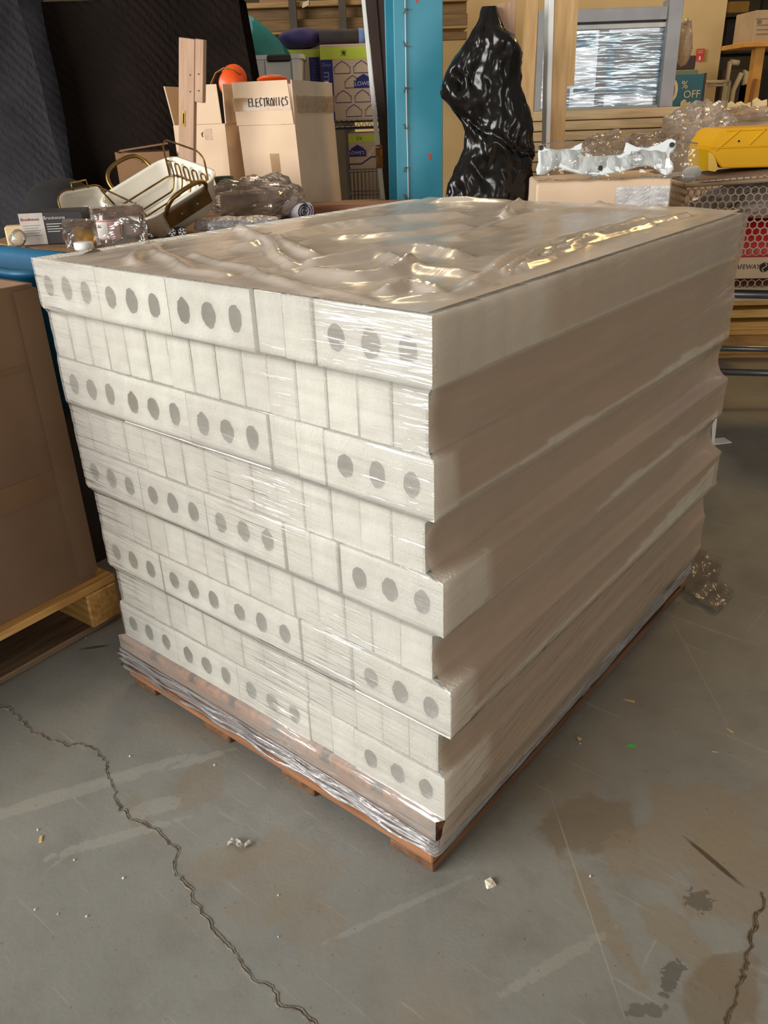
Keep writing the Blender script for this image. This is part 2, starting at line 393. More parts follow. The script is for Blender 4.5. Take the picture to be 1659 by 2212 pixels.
# ================================================================ BRICK STACK
CH, HB, LEAN, LY = .0925, .1313, .0277, 1.144
XN = [-.005, -.016, -.006, -.028, .005, -.021, .016, -.014, .001]        # near corner of each course, top first
XL = [-.904, -.896, -.896, -.902, -.896, -.885, -.884, -.873, -.884]
FY = [(-.022 - 0), -.016, -.018, -.010, -.0125, -.005, -.007, .001, -.001]
stack = Thing('brick_stack', 'tall cube of cream bricks under clear stretch film on a wooden pallet', 'bricks', Matrix.Translation((-.45, .57, HB)))
BW, BL, BH = .057, .1925, .0905
def solid(sx, sy, sz, seed, n):
    """a brick with worn uneven arrises"""
    random.seed(seed); R = MB().box(0, sx, 0, sy, 0, sz, bev=.0022)
    for v in R.b.verts: v.co += Vector((random.uniform(-1, 1), random.uniform(-1, 1), random.uniform(-1, 1)))*.0007
    return R.mesh(n)
def cored(seed):
    """brick laid on edge: three oval holes run through its 57 mm"""
    random.seed(seed); R = MB(); n = 20; cut = [0, BL*.345, BL*.655, BL]; cx = [BL*.19, BL*.5, BL*.81]
    for k in range(3):
        x0, x1 = cut[k], cut[k+1]; rx, rz = .0152+random.uniform(-.001, .001), .0195+random.uniform(-.0015, .0015); cz = BH*.5+random.uniform(-.002, .002)
        hole = []; rect = []
        for i in range(n):
            a = 2*math.pi*i/n; j = 1+random.uniform(-.06, .07)
            hole.append((cx[k]+rx*j*math.cos(a), cz+rz*j*math.sin(a)))
            dx, dz = math.cos(a), math.sin(a); t = 1e9
            if dx > 1e-6: t = min(t, (x1-cx[k])/dx)
            if dx < -1e-6: t = min(t, (x0-cx[k])/dx)
            if dz > 1e-6: t = min(t, (BH-cz)/dz)
            if dz < -1e-6: t = min(t, -cz/dz)
            rect.append((cx[k]+dx*t, cz+dz*t))
        for c in ((x0, 0), (x1, 0), (x1, BH), (x0, BH)):          # snap the nearest ray to each corner
            i = min(range(n), key=lambda q: (rect[q][0]-c[0])**2+(rect[q][1]-c[1])**2); rect[i] = c
        A = [R.b.verts.new((p[0], 0, p[1])) for p in rect]; B = [R.b.verts.new((p[0], 0, p[1])) for p in hole]
        C = [R.b.verts.new((p[0], BW*.98, p[1])) for p in hole]
        for i in range(n):
            q = (i+1) % n
            R.b.faces.new((A[i], A[q], B[q], B[i])); R.b.faces.new((B[i], B[q], C[q], C[i]))
        R.b.faces.new(C)
    # the other five sides
    R._add([(0, 0, 0), (BL, 0, 0), (BL, BW, 0), (0, BW, 0), (0, 0, BH), (BL, 0, BH), (BL, BW, BH), (0, BW, BH)], [(0, 3, 2, 1), (4, 5, 6, 7), (1, 2, 6, 5), (2, 3, 7, 6), (3, 0, 4, 7)])
    bmesh.ops.remove_doubles(R.b, verts=R.b.verts[:], dist=.0003)
    return R.mesh('brick')
ENDS = [solid(BW, BL*.985, BH, 10+i, 'brick') for i in range(5)]
STRS = [solid(BL, BW*.985, BH, 20+i, 'brick') for i in range(3)]
COREDS = [cored(40+i) for i in range(4)]
for me in ENDS+STRS+COREDS: me.materials.append(BRICK)
random.seed(11)
S0 = Vector((-.45, .57, HB))
def put(me, x, y, z):
    o = link('brick', me, None, stack.o); o.location = Vector((x, y, z))-S0; return o
core = MB()
for i in range(9):
    z = HB+CH*(8-i); x1, x0, fy = XN[i], XL[i], FY[i]; odd = i % 2 == 0
    if odd:
        kinds = ['H', 'H', 'H', 'E', 'E', 'H']; ws = [BL if k == 'H' else BW for k in kinds]
    else:
        kinds = ['E']*15; ws = [BW]*15
    gap = (x1-x0-sum(ws)); g = [random.uniform(.15, 1) for _ in range(len(ws)-1)]
    if odd: g[4] = 1.6; g[2] = 1.0
    g = [q*gap/sum(g) for q in g]; x = x0
    for k, kind in enumerate(kinds):
        jy = random.uniform(-.0012, .0012) + (0.003 if (odd and k == 3) else 0)
        put(random.choice(COREDS if kind == 'H' else ENDS), x, fy+jy, z+random.uniform(0, .0012))
        x += ws[k]+(g[k] if k < len(g) else 0)
    if odd:
        near = {0: 19, 2: 1, 4: 2, 6: 1, 8: 2}[i]
        for r in range(1, 20):
            y = fy+.0005+r*LY/20; inn = 0.0 if r < near else .004
            put(random.choice(STRS), x1-BL-inn-random.uniform(0, .0025), y, z)
            if i == 0: put(random.choice(STRS), x0+random.uniform(0, .002), y, z)
            xx = x0+(BL+.004 if i == 0 else 0)
            while xx < x1-BL-.05:
                e = min(xx+BL*.99, x1-BL-inn-.004); core.box(xx, e, y, y+BW*.97, z, z+BH); xx += BL+.001
    else:
        for r in range(1, 6):
            y = fy+r*LY/6
            put(random.choice(ENDS), x1-BW-random.uniform(0, .004)-.004, y, z)
            xx = x0
            while xx < x1-BW-.05:
                core.box(xx, xx+BW*.97, y, y+BL*.97, z, z+BH); xx += BW*1.02
stack.o.matrix_world = Matrix.Translation(S0)
cm = core.mesh('inner_brick'); cm.transform(Matrix.Translation(-S0))
o = stack.part('inner_brick', cm, BRICK); o['kind'] = 'stuff'
# black stains on the bare left strip of the top and on two bricks
ST = plain('soot_stain', (52, 46, 38), (84, 76, 62), scale=40, rough=.9)
def blotch(pts, z, name):
    R = MB(); P = [onz(*p, z) for p in pts]; c = sum(P, Vector())/len(P); Q = []
    for a, b in zip(P, P[1:]+P[:1]):
        for t in range(6):
            q = a.lerp(b, t/6); Q.append(q+(q-c)*.25*noise.noise(q*120)-S0)
    R.b.faces.new([R.b.verts.new(q) for q in Q]); return stack.part(name, R, ST)
ZT = HB+CH*9
blotch([(178, 549), (205, 536), (216, 541), (200, 550), (165, 556)], ZT-.0002, 'stain')
blotch([(470, 505), (508, 500), (512, 503), (480, 508)], ZT-.0002, 'stain')

# ---- stretch film, in the panels one can see
FILM_F = film('stretch_film_front', (218, 214, 206), .36, rough=.12, bump=.85, bscale=(3.5, 3.5, 50), nscale=1.7, gloss=2.4, haze_noise=.14, transl=.25, hz_scale=3.2, mask=3.2)
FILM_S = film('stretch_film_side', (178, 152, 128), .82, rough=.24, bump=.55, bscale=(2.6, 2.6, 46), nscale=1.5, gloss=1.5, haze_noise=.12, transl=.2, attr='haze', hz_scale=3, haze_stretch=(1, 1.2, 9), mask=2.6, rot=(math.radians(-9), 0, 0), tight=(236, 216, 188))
FILM_T = film('stretch_film_top', (220, 206, 190), .74, rough=.2, bump=.15, bscale=(4, 1, 1), nscale=7, gloss=.8, haze_noise=.2, transl=.15, hz_scale=4, haze_stretch=(2.2, .8, 1))
def smooth(t): t = max(0, min(1, t)); return t*t*(3-2*t)
def zprof(vals, z, blend=.10):
    """value per course (0 = top) blended softly over the joints"""
    f = (ZT-z)/CH; i = max(0, min(8, int(f))); t = f-i
    v = vals[i]
    if t > 1-blend and i < 8: v = vals[i]+(vals[i+1]-vals[i])*.5*smooth((t-1+blend)/blend)
    elif t < blend and i > 0: v = vals[i]+(vals[i-1]-vals[i])*.5*smooth((blend-t)/blend)
    return v
FYF = [min(f, -.0) for f in FY]
def ffront(u, v):
    z = ZT+.0005-(ZT-.083)*v
    zz = max(z, HB+.004)
    y = zprof(FY, zz, .06)-.0035; xa = zprof(XL, zz); xb = zprof(XN, zz, .08)
    if z < HB: y = -.0128-.0006*math.sin(40*u); xa, xb = -.902, -.012
    x = xa+(xb+.0035-xa)*u
    y -= .0010*noise.noise(Vector((x*4, z*90, 1)))
    return Vector((x, y, z))-S0
wrap = stack.part('stretch_wrap', MB().grid(ffront, 60, 150), FILM_F, smooth=True)

XS = []                                                     # outermost film line on each course
def fside(u, v):
    z = ZT+.0008-(ZT-.07)*v
    f = (ZT-z)/CH; i = max(0, min(8, int(f))); t = f-i; y0 = (FY[i]+LEAN*(z-HB) if z > HB else -.0075)-.0065; y = y0+(LY+.012)*u
    if z < HB:
        tt = (HB-z)/(HB-.07); x = .004-.012*smooth(tt)+.006*math.sin(3.1*u+1)*tt
    elif i % 2 == 0: x = XN[i]+.0035 - (.003*math.sin(math.pi*t)*smooth((y-.12)/.2) if i else 0)
    else:
        a, b = XN[i-1]+.0035, XN[i+1]+.0035; s = math.sin(math.pi*t)
        lo = XN[i]+.003; base = a+(b-a)*t
        x = base-(base-lo)*(s**.55)
        x += .010*s*smooth((y-.03)/.06)*(1-.7*smooth((y-.9)/.2))
    x += .0012*noise.noise(Vector((y*3, z*70, 5)))
    # the whole stack leans with height
    return Vector((x, y-LEAN*(z-HB)+.003, z))-S0
def side_tone(co):
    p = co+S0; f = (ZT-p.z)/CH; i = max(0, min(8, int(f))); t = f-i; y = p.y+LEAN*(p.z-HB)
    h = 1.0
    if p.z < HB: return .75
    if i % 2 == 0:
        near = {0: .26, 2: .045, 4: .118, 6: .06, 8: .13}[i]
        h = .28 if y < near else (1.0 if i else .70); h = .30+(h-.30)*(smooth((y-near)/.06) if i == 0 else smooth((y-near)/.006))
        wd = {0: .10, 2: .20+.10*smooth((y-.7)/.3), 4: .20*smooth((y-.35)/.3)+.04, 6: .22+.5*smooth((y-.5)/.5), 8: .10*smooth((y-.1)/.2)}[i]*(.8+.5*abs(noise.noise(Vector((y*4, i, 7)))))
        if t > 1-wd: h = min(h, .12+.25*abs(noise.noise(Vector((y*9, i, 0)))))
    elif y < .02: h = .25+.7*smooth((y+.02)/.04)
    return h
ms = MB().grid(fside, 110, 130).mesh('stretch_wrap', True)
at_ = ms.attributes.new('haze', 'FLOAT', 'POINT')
for i, v in enumerate(ms.vertices): at_.data[i].value = side_tone(v.co)
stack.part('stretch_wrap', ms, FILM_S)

ridges = []
def ridge(pts, h, wd, sharp=1.3):
    P = [onz(px, py, ZT) for px, py in pts]
    ridges.append(([p.to_2d() for p in P], h, wd, sharp))
for a in [([(300, 575), (340, 530), (420, 505), (520, 500), (600, 540), (640, 585)], .010, .020), ([(520, 500), (590, 525), (680, 560)], .014, .03), ([(330, 540), (420, 590), (500, 600)], .008, .02),
          ([(680, 580), (800, 560), (900, 545), (1010, 560)], .013, .035), ([(700, 600), (790, 610), (860, 600), (905, 575)], .014, .03), ([(860, 560), (900, 585), (1010, 600)], .010, .03),
          ([(560, 540), (700, 500), (860, 480), (1000, 470)], .012, .05), ([(840, 640), (890, 625), (960, 640)], .014, .022), ([(880, 655), (1000, 645), (1060, 622)], .008, .02),
          ([(1040, 625), (1120, 560), (1240, 520), (1400, 480)], .010, .02), ([(1100, 600), (1200, 540), (1330, 505)], .011, .012), ([(1150, 590), (1280, 530), (1420, 492)], .011, .012),
          ([(1240, 545), (1350, 500), (1500, 470)], .010, .012), ([(1130, 595), (1230, 545), (1300, 520)], .010, .010), ([(1190, 560), (1330, 510), (1470, 478)], .009, .009), ([(1000, 520), (1150, 470), (1300, 452)], .007, .04), ([(1100, 470), (1130, 440), (1165, 428)], .014, .02), ([(1300, 452), (1380, 440), (1435, 455)], .016, .03),
          ([(960, 440), (1100, 440), (1160, 424)], .012, .03), ([(430, 560), (560, 590), (700, 640)], .007, .02), ([(760, 520), (900, 510), (1010, 495)], .008, .03), ([(620, 610), (760, 640), (850, 665)], .006, .015)]: ridge(*a)
def seg_d(p, a, b):
    ab = b-a; t = max(0, min(1, (p-a).dot(ab)/max(ab.length_squared, 1e-9))); return (p-(a+ab*t)).length
def ftop(u, v):
    x = -.825+(.825-.002)*u; y = -.020+(LY-.010)*v; p = Vector((x, y))
    edge = min(1.0, min(u, 1-u, v, 1-v)/.05)
    z = 0.0; p = p+Vector((.012*noise.noise(Vector((x*9, y*9, 1)))+.002*noise.noise(Vector((x*40, y*40, 2))), .012*noise.noise(Vector((x*9, y*9, 9)))+.002*noise.noise(Vector((x*40, y*40, 6)))))
    for P, h, wd, sh in ridges:
        d = min(seg_d(p, a, b) for a, b in zip(P, P[1:]))
        if d < wd: z = max(z, h*(1-d/wd)**sh) if z < .001 else z+.5*h*(1-d/wd)**sh
    z += .004*abs(noise.noise(Vector((x*7, y*4, 3))))+.0012*abs(noise.noise(Vector((x*18, y*9, 5))))+.0008*abs(noise.noise(Vector((x*40, y*22, 8))))
    back = smooth((v-.9)/.1)*.004*(1+noise.noise(Vector((x*12, 0, 0))))
    if u < .1: x += .02*noise.noise(Vector((y*11, 4, 0)))*(1-u/.1)
    return Vector((x-.010, y-.0235*0-.004, ZT+.0022+z*edge+back))-S0
stack.part('stretch_wrap', MB().grid(ftop, 150, 170), FILM_T, smooth=True)
# rope of twisted film round the pallet
ROPE = film('twisted_film', (192, 188, 188), .50, rough=.16, bump=1.0, bscale=(4, 4, 70), nscale=2.4, gloss=2.0, haze_noise=.25, hz_scale=3, haze_stretch=(1, 1, 16))
def rope(k):
    R = MB(); P = []; z0 = .058+.011*k
    for t in range(41): P.append(Vector((-.904+.894*t/40, -.0185-.003*math.sin(t*.9+k), z0+.003*math.sin(t*.5+2*k)+.018*(1-t/40)*(k-1)*.4)))
    for t in range(1, 41): P.append(Vector((-.006+.004*math.sin(t*.8+k)*.5, -.02+1.165*t/40, z0+.012*(t/40)+.003*math.sin(t*.6+k))))
    P = [p-S0 for p in P]
    R.tube(P, [.0030+.0012*math.sin(i*1.3+k) for i in range(len(P))], n=6); return R
def band(u, v):
    t = u*2.1; z = .052+.036*v+.010*math.sin(5*u+1)*.4
    if t < 1: p = Vector((-.904+.898*t, -.0145-.003*abs(noise.noise(Vector((t*5, v*9, 1))))-.001, z+.016*(1-t)*(.3)))
    else: p = Vector((-.004+.003*noise.noise(Vector((t*9, v*6, 4))), -.019+1.14*(t-1)/1.1, z+.012*(t-1)))
    return p-S0
stack.part('twisted_film', MB().grid(band, 120, 10), ROPE, smooth=True)
for k in range(3): stack.part('twisted_film', rope(k), ROPE, smooth=True)

# ---- pallet under the bricks
pal = Thing('wooden_pallet', 'reddish worn wooden pallet carrying the film-wrapped cream bricks', 'pallet', Matrix.Translation((-.455, .56, 0)))
P0 = Vector((-.455, .56, 0))
def pbox(x0, x1, y0, y1, z0, z1, name, mat, th=pal, org=P0):
    R = MB().box(x0-org.x, x1-org.x, y0-org.y, y1-org.y, z0, z1, bev=.0025); R.jit(.0008); return th.part(name, R, mat)
random.seed(5)
for k in range(7): xa = -.895+k*.1283; pbox(xa, xa+.108+random.uniform(-.006, .004), -.010, 1.15, .108, HB-.0005, 'deck_board', PAL_Y)
for y in (-.009, .55, 1.112): pbox(-.893, -.018, y, y+.036, .019, .1078, 'stringer', PAL_X)
for xa, xb in ((-.872, -.80), (-.63, -.545), (-.39, -.30), (-.113, -.0165)): pbox(xa, xb, -.0100, 1.148, 0, .0188, 'bottom_board', wood('dark_pallet_wood', (116, 82, 52), (78, 54, 36), axis=1))

# ---- torn film on the floor behind the pallet
def sheet(outline, fn_z, n, name, label, cat, mat, thick=0.0):
    """thin crumpled sheet whose outline is given on the floor"""
    c = sum(outline, Vector())/len(outline); R = MB(); R2 = []
    for q in range(n+1):
        t = q/n; ring = []
        for a, b in zip(outline, outline[1:]+outline[:1]):
            for s in range(4):
                e = a.lerp(b, s/4); p = c.lerp(e, max(t, .02)); p = Vector((p.x, p.y, 0)); p.z = fn_z(p, t); ring.append(p-Vector((c.x, c.y, 0)))
        R2.append(ring)
    R.rings(R2, True, False)
    o = link(name, R.mesh(name, True), mat); o.location = (c.x, c.y, 0); return tag(o, label, cat)
SCRAP = film('torn_film', (150, 138, 126), .42, rough=.14, bump=.4, nscale=30, gloss=.35, haze_noise=.2, hz_scale=20)
sheet([onz(*p) for p in [(1455, 1270), (1480, 1215), (1505, 1178), (1525, 1200), (1563, 1214), (1552, 1250), (1585, 1285), (1562, 1315), (1548, 1328), (1500, 1300)]],
      lambda p, t: .004+.022*abs(noise.noise(p*22))+.012*abs(noise.noise(p*60)), 10, 'torn_film', 'torn clear film lying crumpled on the floor at the pallet end', 'plastic film', SCRAP)

# ================================================================ BIG CARTON ON ITS PALLET (beside the bricks)
g0 = Vector((-1.173, .106, 0)); gdir = Vector((-1.156+1.173, -.161-.106, 0)).normalized()
gy = -gdir; gx = Vector((gy.y, -gy.x, 0))                        # x points at the bricks, y away from the camera
GM = Matrix((gx, gy, Vector((0, 0, 1)))).transposed().to_4x4(); GM.translation = Vector((g0.x, g0.y, 0))
gp = Thing('wooden_pallet', 'yellowish pine pallet under the big brown carton beside the bricks', 'pallet', GM)
def gbox(x0, x1, y0, y1, z0, z1, name, mat=None, parent=gp):
    R = MB().box(x0, x1, y0, y1, z0, z1, bev=.003); R.jit(.001); return parent.part(name, R, mat)
PINE_D = wood('pallet_pine', (206, 160, 92), (160, 116, 62), axis=1); PINE_DX = wood('pallet_pine_cross', (206, 160, 92), (160, 116, 62), axis=0)
for k in range(3): gbox(-.02-.5*k-.1, -.02-.5*k+.045, -1.05, .03, 0, .018, 'bottom_board', wood('grey_pallet_board', (126, 104, 80), (84, 68, 52), axis=1))
for yy in (-.06, -.58, -1.05): gbox(-1.1, .035, yy, yy+.09, .018, .112, 'block', PINE_DX)
for k in range(8): gbox(.03-.14*k-.115, .03-.14*k, -1.06, .035, .112, .133, 'deck_board', PINE_D)
gb = Thing('cardboard_carton', 'big open brown carton standing on the pine pallet beside the bricks', 'box', GM)
def hollow(R, x0, x1, y0, y1, z0, z1, t):
    R.box(x0, x1, y0, y0+t, z0, z1); R.box(x0, x1, y1-t, y1, z0, z1); R.box(x0, x0+t, y0+t, y1-t, z0, z1); R.box(x1-t, x1, y0+t, y1-t, z0, z1); R.box(x0+t, x1-t, y0+t, y1-t, z0, z0+t); return R
GCARD = plain('carton_brown', (124, 99, 78), (112, 89, 70), scale=3, rough=.85, bump=.05, spec=.15)
gtop = .872
R = hollow(MB(), -1.05, 0, -1.0, 0, .1335, gtop, .008)
for v in R.b.verts:
    if v.co.z > .5: v.co.z += .008*math.sin(v.co.y*5); v.co.x += .004*math.sin(v.co.y*9)
gb.part('carton_walls', R, GCARD)
gb.part('corner_seam', MB().box(-.05, .0045, .0, .006, .15, gtop-.01).box(.0, .0045, -.05, .0, .15, gtop-.01), GCARD)
for z, h in ((.70, .012), (.42, .06)): gb.part('tape_strip', MB().box(.0002, .0012, -.9, -.002, z-h/2, z+h/2), plain('brown_tape', (118, 90, 66), rough=.4))
gb.part('torn_flap', MB().prism([(-.10, gtop-.002), (-.01, gtop), (-.002, gtop-.012), (-.04, gtop-.018)], -.30, -.292), CARD_D)

# ================================================================ TABLE AND CLUTTER BEHIND, TO THE LEFT
TZ = .858
tb = Thing('work_table', 'long plain wooden table under the kitchen clutter behind the bricks', 'table', frame(Vector((*at(300, 480, 2.9).to_2d(), 0))))
R = MB(); tp = [(-.40, -.25), (.06, -.635), (.12, -.60), (.84, .0), (.84, .72), (.20, .72), (-.40, .48)]
R.rings([[Vector((x, y, TZ-.035)) for x, y in tp], [Vector((x, y, TZ-.001)) for x, y in tp]])
tb.part('table_top', R, wood('table_wood', (150, 116, 80), (124, 92, 62)))
for x, y in ((-.34, -.24), (.07, -.57), (.78, .06), (.78, .66), (-.34, .44)): tb.part('leg', MB().box(x-.03, x+.03, y-.03, y+.03, 0, TZ-.035, bev=.004), wood('table_leg_wood', (140, 108, 76), (112, 84, 58), axis=2))
def on_table(px, py, z=TZ): p = onz(px, py, z); return p

# blue tub standing on the floor
BLUE = plain('turquoise_plastic', (12, 88, 122), (9, 76, 108), rough=.5)
tcen = Vector((-1.66, .285, 0))
tt = Thing('plastic_tub', 'turquoise blue plastic tub with a rolled rim, behind the brown carton', 'tub', Matrix.Translation(tcen) @ GM.to_3x3().to_4x4())
def rrect(hx, hy, r, z, n=6, c=(0, 0)):
    o = []
    for sx, sy, a0 in ((1, 1, 0), (-1, 1, 90), (-1, -1, 180), (1, -1, 270)):
        for k in range(n+1):
            a = math.radians(a0+90*k/n); o.append(Vector((c[0]+sx*(hx-r)+r*math.cos(a), c[1]+sy*(hy-r)+r*math.sin(a), z)))
    return o
def tray(R, hx, hy, r, z0, z1, tap, lip, th):
    R.rings([rrect(hx-tap, hy-tap, r*.8, z0), rrect(hx, hy, r, z1-lip), rrect(hx+lip, hy+lip, r+lip, z1-lip*.6), rrect(hx+lip, hy+lip, r+lip, z1), rrect(hx-th*.3, hy-th*.3, r, z1+.001), rrect(hx-th-.002, hy-th-.002, max(r-th, .004), z1-lip), rrect(hx-tap-th, hy-tap-th, r*.7, z0+th)])
    return R
tt.part('tub_shell', tray(MB(), .30, .108, .05, .5, .868, .05, .022, .006), BLUE, True)

tc_ = Thing('gap_shadow_block', 'added dark block under the turquoise tub, standing in for the shadowed gap', 'crate', Matrix.Translation(tcen) @ GM.to_3x3().to_4x4())
tc_.part('block_body', MB().box(-.26, .20, -.09, .09, 0, .4995, bev=.004), plain('gap_shadow_dark', (46, 38, 32), (36, 30, 26), rough=.9))  # dark block added below the tub so the gap reads as shadow
# printed box
pb = Thing('appliance_box', 'small printed box, half white and half black, among the kitchen clutter', 'box', frame(on_table(60, 530), .10))
x0, _ = pb.l(46, 500); x1, _ = pb.l(182, 490); _, zt = pb.l(90, 459); xm, _ = pb.l(99, 500)
pb.part('box_body', MB().box(x0, x1, 0, .12, 0, zt, bev=.0015), plain('box_black', (44, 40, 40), (36, 33, 33), rough=.5))
pb.part('white_panel', MB().box(x0+.001, xm, -.0012, 0, .001, zt-.001), plain('box_white', (186, 176, 168), (172, 162, 154), scale=20, rough=.6))
pb.part('picture_panel', MB().box(xm+.045, x1-.002, -.0012, 0, .002, zt*.55), plain('box_picture', (96, 62, 40), (54, 38, 30), scale=30, rough=.5))
text_part(pb, 'Brookstone', plain('print_pale', (200, 196, 190), rough=.8), xm+.032, -.0015, zt-.016, .013)
text_part(pb, 'Brookstone', plain('print_red', (150, 70, 60), rough=.8), (x0+xm)/2-.004, -.0017, zt-.018, .011)
for k in range(4): pb.part('print_line', MB().box(xm+.006, xm+.05-.008*(k % 2), -.0014, 0, zt-.034-.007*k, zt-.032-.007*k), plain('print_pale', (200, 196, 190)))
for k in range(5): pb.part('print_line', MB().box(x0+.008, xm-.012-.006*(k % 2), -.0016, -.001, zt-.036-.007*k, zt-.0345-.007*k), plain('print_grey', (120, 112, 108)))
wc = Thing('wood_offcut', 'small pale wood offcut lying beside the printed box', 'wood', frame(at(38, 492, 2.55)+Vector((0, 0, 0)), .3))
wz = wc.M.translation.z-TZ
wc.part('offcut_block', MB().box(-.035, .03, -.02, .03, -wz, .006, bev=.003), PINE)
def blob(R, c, rad, seed, amp=.3, freq=9, nu=24, nv=16, zmin=None):
    def fn(u, v):
        a, b = 2*math.pi*u, math.pi*(v-.5); d = Vector((math.cos(a)*math.cos(b), math.sin(a)*math.cos(b), math.sin(b)))
        q = Vector((d.x*rad[0], d.y*rad[1], d.z*rad[2])); k = 1+amp*(abs(noise.noise(q*freq+Vector((seed, 0, 0))))*1.4-.35)+amp*.5*(abs(noise.noise(q*freq*2.6+Vector((0, seed, 0))))-.3)
        p = Vector(c)+q*k
        if zmin is not None: p.z = max(p.z, zmin)
        return p
    return R.grid(fn, nu, nv)
def filmbag(name, label, px, py, D, w_, d_, h_, seed, mat, amp=.3, freq=9, z=None, cat='plastic film', yaw=0):
    M = frame(at(px, py, D), yaw); 
    if z is not None: M.translation.z = z
    t = Thing(name, label, cat, M); t.part('crumpled_film', blob(MB(), (0, 0, h_/2), (w_/2, d_/2, h_/2), seed, amp, freq, 40, 26, zmin=.001), mat, False); return t
filmbag('film_wad', 'silvery wad of crumpled film between wood offcut and printed box', 42, 528, 2.5, .05, .05, .05, 4, CLEAR, z=TZ)

# jars in a zip bag
ZIP = film('zip_bag_film', (220, 208, 200), .07, rough=.08, bump=.7, nscale=16, gloss=1.2, haze_noise=.06)
def jar(px, py, name_l, yaw):
    t = Thing('glass_jar', name_l, 'jar', frame(on_table(px, py), yaw), 'jars in the zip bag')
    r = .034
    t.part('jar_body', MB().lathe([(r*.9, 0), (r, .004), (r, .068), (r*.88, .078), (r*.88, .082)], n=28), plain('jar_contents', (92, 70, 58), (70, 54, 46), rough=.15, spec=.6), True)
    lb = MB(); lb.grid(lambda u, v: Vector(((r+.0006)*math.sin(-1.35+2.7*u), -(r+.0006)*math.cos(-1.35+2.7*u), .008+.056*v)), 18, 1)
    t.part('jar_label', lb, plain('label_pink', (226, 190, 188), (216, 176, 174), scale=20, rough=.6), True)
    lw = MB(); lw.grid(lambda u, v: Vector(((r+.0010)*math.sin(-1.1+1.25*u), -(r+.0010)*math.cos(-1.1+1.25*u), .013+.044*v)), 12, 1)
    t.part('white_field', lw, WHITEPAPER, True)
    st = MB()
    for row in (.0095, .061):
        for k in range(16):
            a = -1.3+2.6*k/16
            p = [Vector(((r+.0014)*math.sin(a+b), -(r+.0014)*math.cos(a+b), row+c)) for b, c in ((0, -.0018), (.09, -.0018), (.13, .0018), (.04, .0018))]; st.quad(*p)
    for k in range(9):
        a = .2; z = .014+.0045*k; st.quad(*[Vector(((r+.0014)*math.sin(a+b), -(r+.0014)*math.cos(a+b), z+c)) for b, c in ((0, 0), (.06, .001), (.06, .0035), (0, .0025))])
    o = t.part('red_border', st, plain('label_red', (186, 44, 60), rough=.6)); o['kind'] = 'stuff'
    sc = MB(); ar = lambda a, z: Vector(((r+.0016)*math.sin(a), -(r+.0016)*math.cos(a), z))
    for s in ([(-.85, .052), (-.86, .043), (-.76, .042)], [(-.74, .042), (-.68, .051), (-.6, .042)], [(-.55, .051), (-.55, .042)], [(-.46, .051), (-.55, .046), (-.45, .042)], [(-.41, .050), (-.41, .043), (-.33, .044)]):
        sc.tube([ar(*q) for q in s], .0007, 5)
    t.part('handwriting', sc, INK)
    t.part('jar_lid', MB().lathe([(r*.9, .079), (r*.97, .081), (r*.97, .093), (r*.9, .095)], n=28), plain('lid_pale', (206, 196, 186), rough=.4), True)
    return t
jar(240, 521, 'white-labelled glass jar with red striped border, nearest the printed box', .05)
jar(291, 512, 'glass jar with pink label, nearest the roasting pan', .7)
def zipbag(px, py, D, w_, h_, seed, name, label, tilt=0.0):
    M = frame(at(px, py, D)); M.translation.z = TZ+.0005; t = Thing('zip_bag', label, 'bag', M)
    def fn(u, v):
        a = 2*math.pi*u; k = 1-.10*abs(v-.4); fl = smooth((v-.62)/.38)
        rx = w_/2*(k+.06*fl); ry = .045*(1-fl)+.002
        p = Vector((rx*math.copysign(abs(math.cos(a))**.7, math.cos(a)), ry*math.sin(a), h_*v))
        n = noise.noise(p*38+Vector((seed, 0, 0)))
        return p+Vector((.004*n, .007*n, .004*noise.noise(p*30)*v+tilt*p.x*v))
    t.part('bag_film', MB().grid(fn, 44, 18), ZIP, False)
    t.part('zip_strip', MB().tube([Vector((-w_/2*.9+w_*.9*k/12, -.003+.002*math.sin(k), h_*.95+tilt*(-w_/2*.9+w_*.9*k/12)*.95)) for k in range(13)], .0014, 5), ZIP)
    return t
zipbag(262, 517, 2.47, .155, .112, 3, 'z', 'clear zip bag standing round the two labelled jars', .05)
zb = zipbag(178, 530, 2.44, .085, .078, 8, 'z2', 'small clear zip bag of brass fittings in front of the printed box')
bf = Thing('brass_fitting', 'flat brass plate standing inside the small zip bag', 'hardware', frame(at(182, 524, 2.45)))
bf.M.translation.z = TZ; bf.o.matrix_world = bf.M
bf.part('plate', MB().box(-.026, .034, -.008, .008, 0.004, .014, bev=.002).box(-.024, .032, .0, .004, .014, .050, bev=.001), plain('bright_brass', (196, 150, 52), (160, 116, 40), rough=.25, metal=.9))
wj = Thing('white_pot', 'low round white pot at the foot of the small zip bag', 'pot', frame(at(181, 530, 2.40)))
wj.M.translation.z = TZ; wj.o.matrix_world = wj.M
wj.part('pot_body', MB().lathe([(.024, 0), (.027, .004), (.027, .02), (.022, .022)], n=24), WHITEP, True)
bs = Thing('ball_trim', 'black strip printed with white footballs, at the foot of the roasting pan', 'ribbon', frame(at(360, 503, 2.62), .12))
bs.M.translation.z = TZ; bs.o.matrix_world = bs.M
bs.part('strip', MB().box(-.06, .055, 0, .01, 0, .026, bev=.001), BLACKP)
